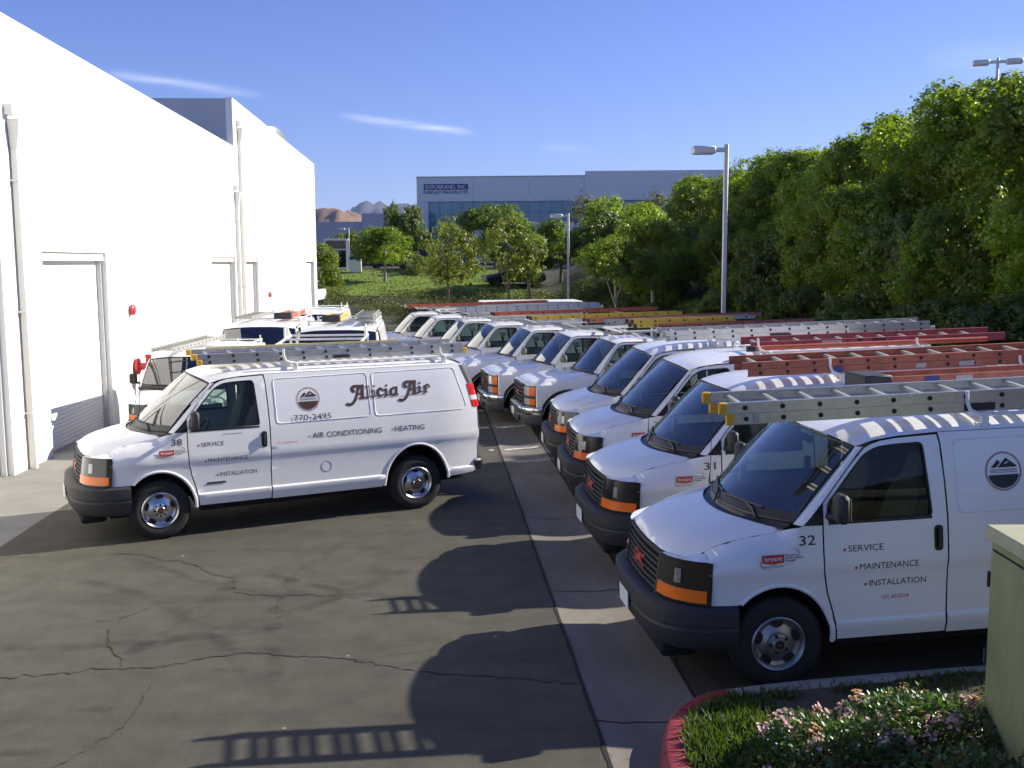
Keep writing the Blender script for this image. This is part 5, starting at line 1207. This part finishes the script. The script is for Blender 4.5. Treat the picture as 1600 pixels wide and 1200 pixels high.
# three terraces of trees on the slope (upper row makes the skyline)
up = [(17.6, 21.5), (17.9, 25.2), (17.5, 28.8), (17.2, 32.3), (17.8, 35.9), (17.1, 39.4), (17.5, 43.0), (16.9, 46.5), (16.6, 50.2), (16.9, 53.9), (16.2, 57.6), (15.9, 61.4)]
for i, (x, y) in enumerate(up):
    tree('ficus', '%s tree from the right in the upper row on the slope' % ORD[i], x, y, 8.8+rr.uniform(-.5, .5)-.015*(y-30), rr.uniform(2.3, 2.75), .90, 'dense green trees on the upper slope', seed=i)
mid = [(14.4, 19.6), (14.8, 23.2), (14.1, 26.6), (14.6, 30.0), (14.2, 33.6), (14.5, 37.2), (13.9, 40.6), (14.3, 44.4), (13.7, 48.0), (13.9, 51.8), (13.0, 55.6), (12.6, 59.2)]
for i, (x, y) in enumerate(mid):
    tree('ficus' if i % 3 else 'dark', '%s tree from the right in the middle row on the slope' % ORD[i], x, y, 5.3+rr.uniform(-.6, .5), rr.uniform(1.75, 2.2), .95, 'green trees on the middle of the slope', seed=i+3)
low = [(12.6, 21.4), (12.9, 24.6), (12.2, 27.8), (12.8, 31.0), (12.1, 34.2), (12.3, 37.8), (11.7, 41.2), (12.0, 44.8), (11.2, 48.2), (11.4, 51.6), (10.2, 55.0), (9.6, 58.6)]
for i, (x, y) in enumerate(low):
    tree('dark', '%s bush from the right along the foot of the slope' % ORD[i], x, y, 2.3+rr.uniform(-.6, .5), rr.uniform(1.15, 1.6), .85, 'dark bushes along the foot of the slope', seed=i+5, name='bush', cat='bush')
back = [(19.8, 24, 9.2), (20.4, 30, 9.1), (20.9, 37, 9.2), (20.2, 44, 8.8), (19.8, 52, 8.3)]
for i, (x, y, tp_) in enumerate(back):
    tree('ficus', '%s tree from the right on the crest behind the upper row' % ORD[i], x, y, tp_, 2.6, .95, 'trees on the crest', seed=i+1)
for (x, y, tp_, r, k, lab, sq) in ((8.3, 47.0, 4.5, 1.75, 'ficus', 'round green tree in front of the second lamp post', .9), (10.6, 50.0, 5.4, 2.0, 'ficus', 'broad green tree right of the second lamp post', .9), (9.6, 62.0, 6.6, 2.3, 'dark', 'dense green tree behind the second lamp post', .9), (12.2, 66.0, 7.4, 2.6, 'ficus', 'broad dense tree under the far building wall', .85), (6.0, 66.0, 4.6, 1.6, 'dark', 'low green tree left of the second lamp post', .9), (9.0, 74.0, 6.3, 2.3, 'dark', 'dense tree under the far window band beside the pale tree', .9), (6.4, 71.0, 5.2, 1.9, 'ficus', 'green tree on the bank right of the two loose trees', .9)):
    sd += 1; tree(k, lab, x, y, tp_, r, sq, None, seed=sd)
tree('olive', 'loose yellow-green tree in front of the blue windows, left of two', .85, 60.0, 5.55, 1.75, 1.12, 'two loose yellow-green trees', seed=0)
tree('olive', 'loose yellow-green tree in front of the blue windows, right of two', 4.15, 58.0, 5.55, 1.85, 1.15, 'two loose yellow-green trees', seed=1)
tree('dark', 'round dark tree standing in front of the blue window band', 5.0, 86.0, 8.1, 3.0, .85, None, seed=2)
tree('ficus', 'round green street tree on the sunlit lawn', -3.6, 76.0, 5.9, 2.0, .78, None, seed=3)
tree('ficus', 'green tree close to the corner of the white warehouse', -7.6, 70.0, 4.6, 1.6, 1.1, None, seed=2)
tree('olive', 'distant olive tree before the grey low building', -8.2, 100.0, 6.1, 2.4, .95, None, seed=1)
tree('dark', 'tall dark tree beside the left edge of the far building', -3.2, 104.0, 10.2, 2.5, 1.9, None, seed=1)
tree('pale', 'pale leafless tree in front of the far building', 13.6, 88.0, 9.2, 3.4, .85, None, seed=0)
tree('pale', 'second pale thin tree right of the far lamp post', 20.0, 90.0, 9.6, 2.8, .8, None, seed=0)
tree('olive', 'small olive tree left of the dark parked car', -1.4, 80.0, 4.0, 1.0, .9, None, seed=0)
tree('pale', 'sunlit pale green bush standing out on the dark slope', 13.4, 28.2, 4.25, 1.05, 1.35, None, seed=0, name='bush', cat='bush')

# ground cover of the slopes
rr = random.Random(21); V = []; n = 0
while n < 64000:
    if rr.random() < .66: x, y = rr.uniform(9.5, 19), rr.uniform(15, 66)
    else: x, y = rr.uniform(-7, 12), rr.uniform(61, 70+max(0, 0))
    z = hill(x, y)
    if z < -.2: continue
    if noise.noise((x*.5, y*.5, 2))+.35 < rr.random()*.6: continue
    h = rr.uniform(.05, .35)*(1+1.2*max(0, noise.noise((x*.8, y*.8, 8)))); V.append((x, y, z+h)); n += 1
rg = np.random.default_rng(3); P = np.array(V); D = rg.normal(size=(n, 3)); D[:, 2] = rg.uniform(-.2, 1, n); D /= np.linalg.norm(D, axis=1)[:, None]; B = np.cross(D, rg.normal(size=(n, 3))); B /= np.linalg.norm(B, axis=1)[:, None]; s = rg.uniform(.06, .15, n)[:, None]
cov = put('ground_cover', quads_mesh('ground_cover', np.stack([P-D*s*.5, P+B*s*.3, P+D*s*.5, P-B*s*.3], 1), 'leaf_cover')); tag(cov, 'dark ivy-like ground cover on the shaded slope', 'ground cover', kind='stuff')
V = []; F = []
for i in range(12000):
    x, y = rr.uniform(-8.5, 6), rr.uniform(69.1, 83.8); z = hill(x, y)+.03; h = rr.uniform(.04, .11); a = rr.uniform(0, 6.28); o = len(V)
    V += [(x-.03*math.cos(a), y-.03*math.sin(a), z), (x+.03*math.cos(a), y+.03*math.sin(a), z), (x+rr.gauss(0, .05), y+rr.gauss(0, .05), z+h)]; F.append((o, o+1, o+2))
lg = MB().add(V, F).build('lawn_grass', 'lawn', None, 0); tag(lg, 'sunlit green lawn grass on the far bank', 'grass', kind='stuff')

# ================================================================== lamp posts
def lamp_post(label, x, y, top, heads, base=None, w=.115, az=R_(180)):
    z0 = hill(x, y) if base is None else base
    t = thing('lamp_post', label, 'lamp post', (x, y, z0), (0, 0, az)); h = top-z0
    MB().box(-w/2, w/2, -w/2, w/2, .25, h, 0, .01).build('pole', 'lamp_metal', t); MB().lathe([(.3, -.3), (.3, .26), (.28, .3), (.001, .3)], 20, (0, 0, 0), 'z').build('footing', 'conc_light', t)
    for s in heads:
        hd = MB().box(min(s*.34, s*1.0), max(s*.34, s*1.0), -.18, .18, h-.28, h-.06, 0, .03).build('lamp_head', 'lamp_metal', t); MB().box(min(s*.40, s*.94), max(s*.40, s*.94), -.14, .14, h-.289, h-.282, 0).build('lens', 'white_lens', hd, 0)
        MB().box(min(s*.05, s*.36), max(s*.05, s*.36), -.05, .05, h-.22, h-.10, 0, .01).build('arm', 'lamp_metal', t)
lamp_post('tall white lamp post rising behind the parked vans', 8.45, 30.0, 6.72, (1,), base=G(8.45, 30))
lamp_post('white lamp post farther back in front of the far building', 7.45, 58.0, 6.05, (1,), base=-.3)
lamp_post('twin-headed lamp post above the trees on the crest', 24.7, 45.0, 12.1, (1, -1), az=R_(160))
lamp_post('thin street lamp post beyond the lawn', -7.9, 98.0, 6.6, (1,), w=.10)
lamp_post('thin street lamp post nearest the warehouse corner', -12.3, 106.0, 7.2, (1,), w=.10)
# enclosed trailer behind the row
tr = thing('cargo_trailer', 'white enclosed cargo trailer standing behind the row of pickups', 'trailer', (1.75, 38.6, G(2, 38.6)), (0, 0, R_(2)))
MB().box(0, 3.75, 0, 1.9, .45, 2.10, 0, .03).build('box', 'paint', tr); MB().box(-.02, 3.77, -.02, 1.92, 2.102, 2.15, 0, .015).build('roof_rail', 'rack_white', tr); MB().box(.2, 3.5, .2, 1.7, .33, .448, 0).build('chassis', 'liner', tr, 0)
for y in (.0, 1.9):
    for x in (1.5, 2.3): w = put('wheel', WH5[0], tr, (x, y+(.02 if y else -.02), .372), (0, 0, 0 if y else math.pi)); put('rim', WH5[1], w)

# ================================================================== far office building with its sign
FB = thing('office_building', 'pale two-storey office building with a blue window band behind the trees', 'building', (-1.75, 110.0, 2.0), (0, 0, R_(-6.3)))
# facade as panels between openings (local x right, y back, z up from 0)
W1, Hh = 17.5, 10.1; w0, w1 = 1.15, 46.0
def fbx(mb, x0, x1, z0, z1, y0=0.0, y1=.4): mb.box(x0, x1, y0, y1, z0, z1, 0)
for a, b in ((0, 5.9), (5.92, 11.7), (11.72, 17.48)):
    mb = MB(); zt = 7.62
    fbx(mb, a, b, zt, Hh)
    if a == 0: fbx(mb, 0, 1.18, -3, zt)
    else: fbx(mb, a, b, 1.6, 5.45); fbx(mb, a, b, -3, -.2)
    if a == 0: fbx(mb, 1.18, b, -3, 1.0)
    mb.build('wall_panel', 'far_wall', FB, 0)
mb = MB(); fbx(mb, 17.5, 50, 7.62, 10.6, -.25, .4); fbx(mb, 17.5, 50, -3, 5.45, -.25, .4); fbx(mb, 26, 50, 5.45, 7.62, -.25, .4); mb.build('wall_panel', 'far_wall', FB, 0)
MB().box(0, 17.48, .4, 20, Hh-.6, Hh-.4, 0).box(17.5, 50, .4, 20, 10.0, 10.2, 0).box(0, .4, .4, 20, -3, Hh-.02, 0).build('roof', 'far_wall2', FB, 0)
MB().box(-.05, 17.5, -.05, .45, Hh+.002, Hh+.10, 0).build('parapet_cap', 'far_wall2', FB, 0)
def panes(x0, x1, zs, pw):
    n = int(round((x1-x0)/pw))
    for i in range(n):
        for a, b in zip(zs[:-1], zs[1:]): MB().box(x0+(x1-x0)*i/n+.03, x0+(x1-x0)*(i+1)/n-.03, .16, .20, a+.03, b-.03, 0).build('window_pane', 'far_glass', FB, 0)
    mb = MB()
    for i in range(n+1): x = x0+(x1-x0)*i/n; mb.box(x-.03, x+.03, .12, .22, zs[0], zs[-1], 0)
    for z in zs: mb.box(x0, x1, .125, .225, z-.03, z+.03, 0)
    mb.build('window_frame', 'mullion', FB, 0)
panes(1.19, 5.9, (1.05, 2.4, 3.7, 5.0, 6.3, 7.60), 1.18); panes(5.93, 17.47, (5.47, 6.5, 7.60), 1.16); panes(11.8, 17.4, (-.15, 1.55), 1.4); panes(17.6, 25.9, (5.47, 6.5, 7.60), 1.19)
sg = MB(); V, F = text2d('EXPOBRAND, INC', 1.0, .02); A = np.array(V); 
sg.box(.75, 5.35, -.06, -.004, 8.82, 9.42, 0, .02)
fit_text(sg, 'EXPOBRAND, INC', .95, 5.15, 8.92, 9.30, lambda u, v: (u, -.075, v), 2, .012)
fit_text(sg, 'DISPLAY PRODUCTS', .72, 5.35, 8.42, 8.70, lambda u, v: (u, -.03, v), 0, .02); sg.build('sign', ['sign_blue', 'ink_orange', 'far_wall'], FB, 0)
# low grey building and hills
lb = thing('warehouse', 'low grey flat-roofed building in the far distance', 'building', (-40, 160, 3.0))
MB().box(0, 29.1, 0, 20, -6, 6.5, 0).build('wall', 'far_wall2', lb, 0); MB().box(29.12, 75, -.5, 20, -6, 7.7, 0).build('wall', 'far_wall2', lb, 0)
for x in (6, 12, 18, 24): MB().box(x, x+.06, -.012, -.002, -6, 6.4, 0).build('panel_joint', 'galv', lb, 0)
def ridge(name, cx, cy, half, depth, prof, m, amp, sc, nx=90, ny=26):
    mb = MB(); rows = []
    for j in range(ny):
        v = -1+2*j/(ny-1); row = []
        for i in range(nx):
            u = -1+2*i/(nx-1); x, y = cx+u*half, cy+v*depth; h = interp(u, *prof)*max(0, 1-abs(v)**1.6)
            nn = noise.fractal((x*sc, y*sc, 1.0), 1.0, 2.0, 6); gl = abs(noise.noise((x*sc*2.2, y*sc*.8, 3)))
            row.append((x, y, h*(1+amp*nn-amp*.8*gl)-4*(abs(v) > .97)))
        rows.append(row)
    o = mb.grid(rows).build(name, m, None, 80); return tag(o, kind='structure')
ridge('hill', -190, 2000, 420, 260, ([-1, -.5, -.28, -.12, -.02, .04, .10, .20, .5, 1], [30, 70, 92, 84, 98, 102, 96, 62, 30, 8]), 'hill_brown', .22, .014, 130, 34)
ridge('mountains', -260, 6000, 2600, 900, ([-1, -.4, -.12, -.075, -.045, -.02, .0, .03, .07, .12, .3, .6, 1], [120, 190, 255, 300, 340, 342, 325, 335, 305, 285, 265, 215, 120]), 'mountain', .20, .006, 300, 44)

# ================================================================== things beyond the lawn
def car(label, x, y, rz, m):
    t = thing('parked_car', label, 'car', (x, y, hill(x, y)+.05), (0, 0, rz)); rows = []
    for s, h0, h1, w in ((-2.2, .35, .55, .70), (-2.1, .25, .70, .84), (-1.2, .22, .86, .90), (0, .22, .92, .92), (1.4, .22, .92, .90), (2.05, .28, .88, .82), (2.2, .4, .7, .70)):
        rows.append([(s, -w, h0), (s, -w-.02, (h0+h1)/2), (s, -w+.05, h1-.03), (s, -w*.5, h1), (s, w*.5, h1), (s, w-.05, h1-.03), (s, w+.02, (h0+h1)/2), (s, w, h0)])
    b = MB().grid(rows, 0, True); b.poly(rows[0][::-1]); b.poly(rows[-1]); b.build('body', m, t, 35)
    cb = MB(); P = [[(-1.0, -.80, .87), (1.75, -.78, .88), (1.75, .78, .88), (-1.0, .80, .87)], [(-.25, -.62, 1.36), (1.05, -.62, 1.37), (1.05, .62, 1.37), (-.25, .62, 1.36)]]
    cb.grid(P, 0, True); cb.build('greenhouse', 'car_glass', t, 20); MB().box(-.28, 1.08, -.63, .63, 1.362, 1.41, 0, .02).build('roof', m, t)
    for s in (-1.35, 1.35):
        for sd in (-1, 1): w = put('wheel', WH5[0], t, (s, sd*.86, .32), (0, 0, 0 if sd > 0 else math.pi)); w.scale = (.86, .8, .86); r = put('rim', WH5[1], w)
car('black car parked on the far street left of the lawn trees', -6.2, 88.0, R_(8), 'car_black')
car('black car on the bank right of the sunlit lawn', -1.2, 84.6, R_(6), 'car_black')
car('white car half hidden by the warehouse corner', -8.2, 66.5, R_(80), 'car_white')
car('dark car behind the two yellow-green trees', 5.6, 74.0, R_(10), 'car_black')
for x, y, lab in ((-6.1, 81.5, 'white utility box on the lawn nearer the warehouse'), (-1.75, 82.5, 'white utility box on the lawn nearer the far building')):
    u = thing('utility_box', lab, 'utility box', (x, y, hill(x, y)+.03)); MB().box(-.45, .45, -.4, .4, 0, .92, 0, .02).build('housing', 'car_white', u); MB().box(-.48, .48, -.43, .43, .922, .98, 0, .01).build('lid', 'car_white', u); MB().box(-.55, .55, -.5, .5, -.1, -.001, 0).build('pad', 'conc_light', u, 0)
sb = thing('bus_shelter', 'white framed glass shelter beyond the lawn', 'shelter', (-8.6, 83.2, hill(-8.6, 83)+.03))
fr = MB()
for x in (0, 1.7):
    for y in (0, 1.2): fr.box(x-.06, x+.06, y-.06, y+.06, -.1, 2.3, 0)
fr.box(-.1, 1.8, -.1, 1.3, 2.302, 2.45, 0); fr.box(.06, 1.64, -.03, .03, 1.55, 1.65, 0); fr.box(.06, 1.64, -.03, .03, .1, .2, 0); fr.build('frame', 'car_white', sb, 0); MB().box(.061, 1.639, -.01, .01, .2, 1.55, 0).box(.061, 1.639, -.01, .01, 1.65, 2.3, 0).build('pane', 'car_glass', sb, 0)

# ================================================================== haze in the air
hz = MB().box(-5200, 5200, -700, 7300, -3.0, 420).build('haze', [], None, 0)
hm = bpy.data.materials.new('haze'); hm.use_nodes = True; ht = hm.node_tree; ht.nodes.clear()
ho = ht.nodes.new('ShaderNodeOutputMaterial'); hv = ht.nodes.new('ShaderNodeVolumePrincipled'); hv.inputs['Color'].default_value = (.50, .64, 1.0, 1); hv.inputs['Density'].default_value = 5.5e-5; hv.inputs['Anisotropy'].default_value = .2
ht.links.new(hv.outputs[0], ho.inputs['Volume']); hz.data.materials.append(hm); tag(hz, kind='stuff')
for o in list(SC.objects):
    if o.name.split('.')[0] in ('cargo_van', 'pickup_truck') and o.parent is None: o['category'] = 'van' if 'van' in o.name else 'pickup truck'
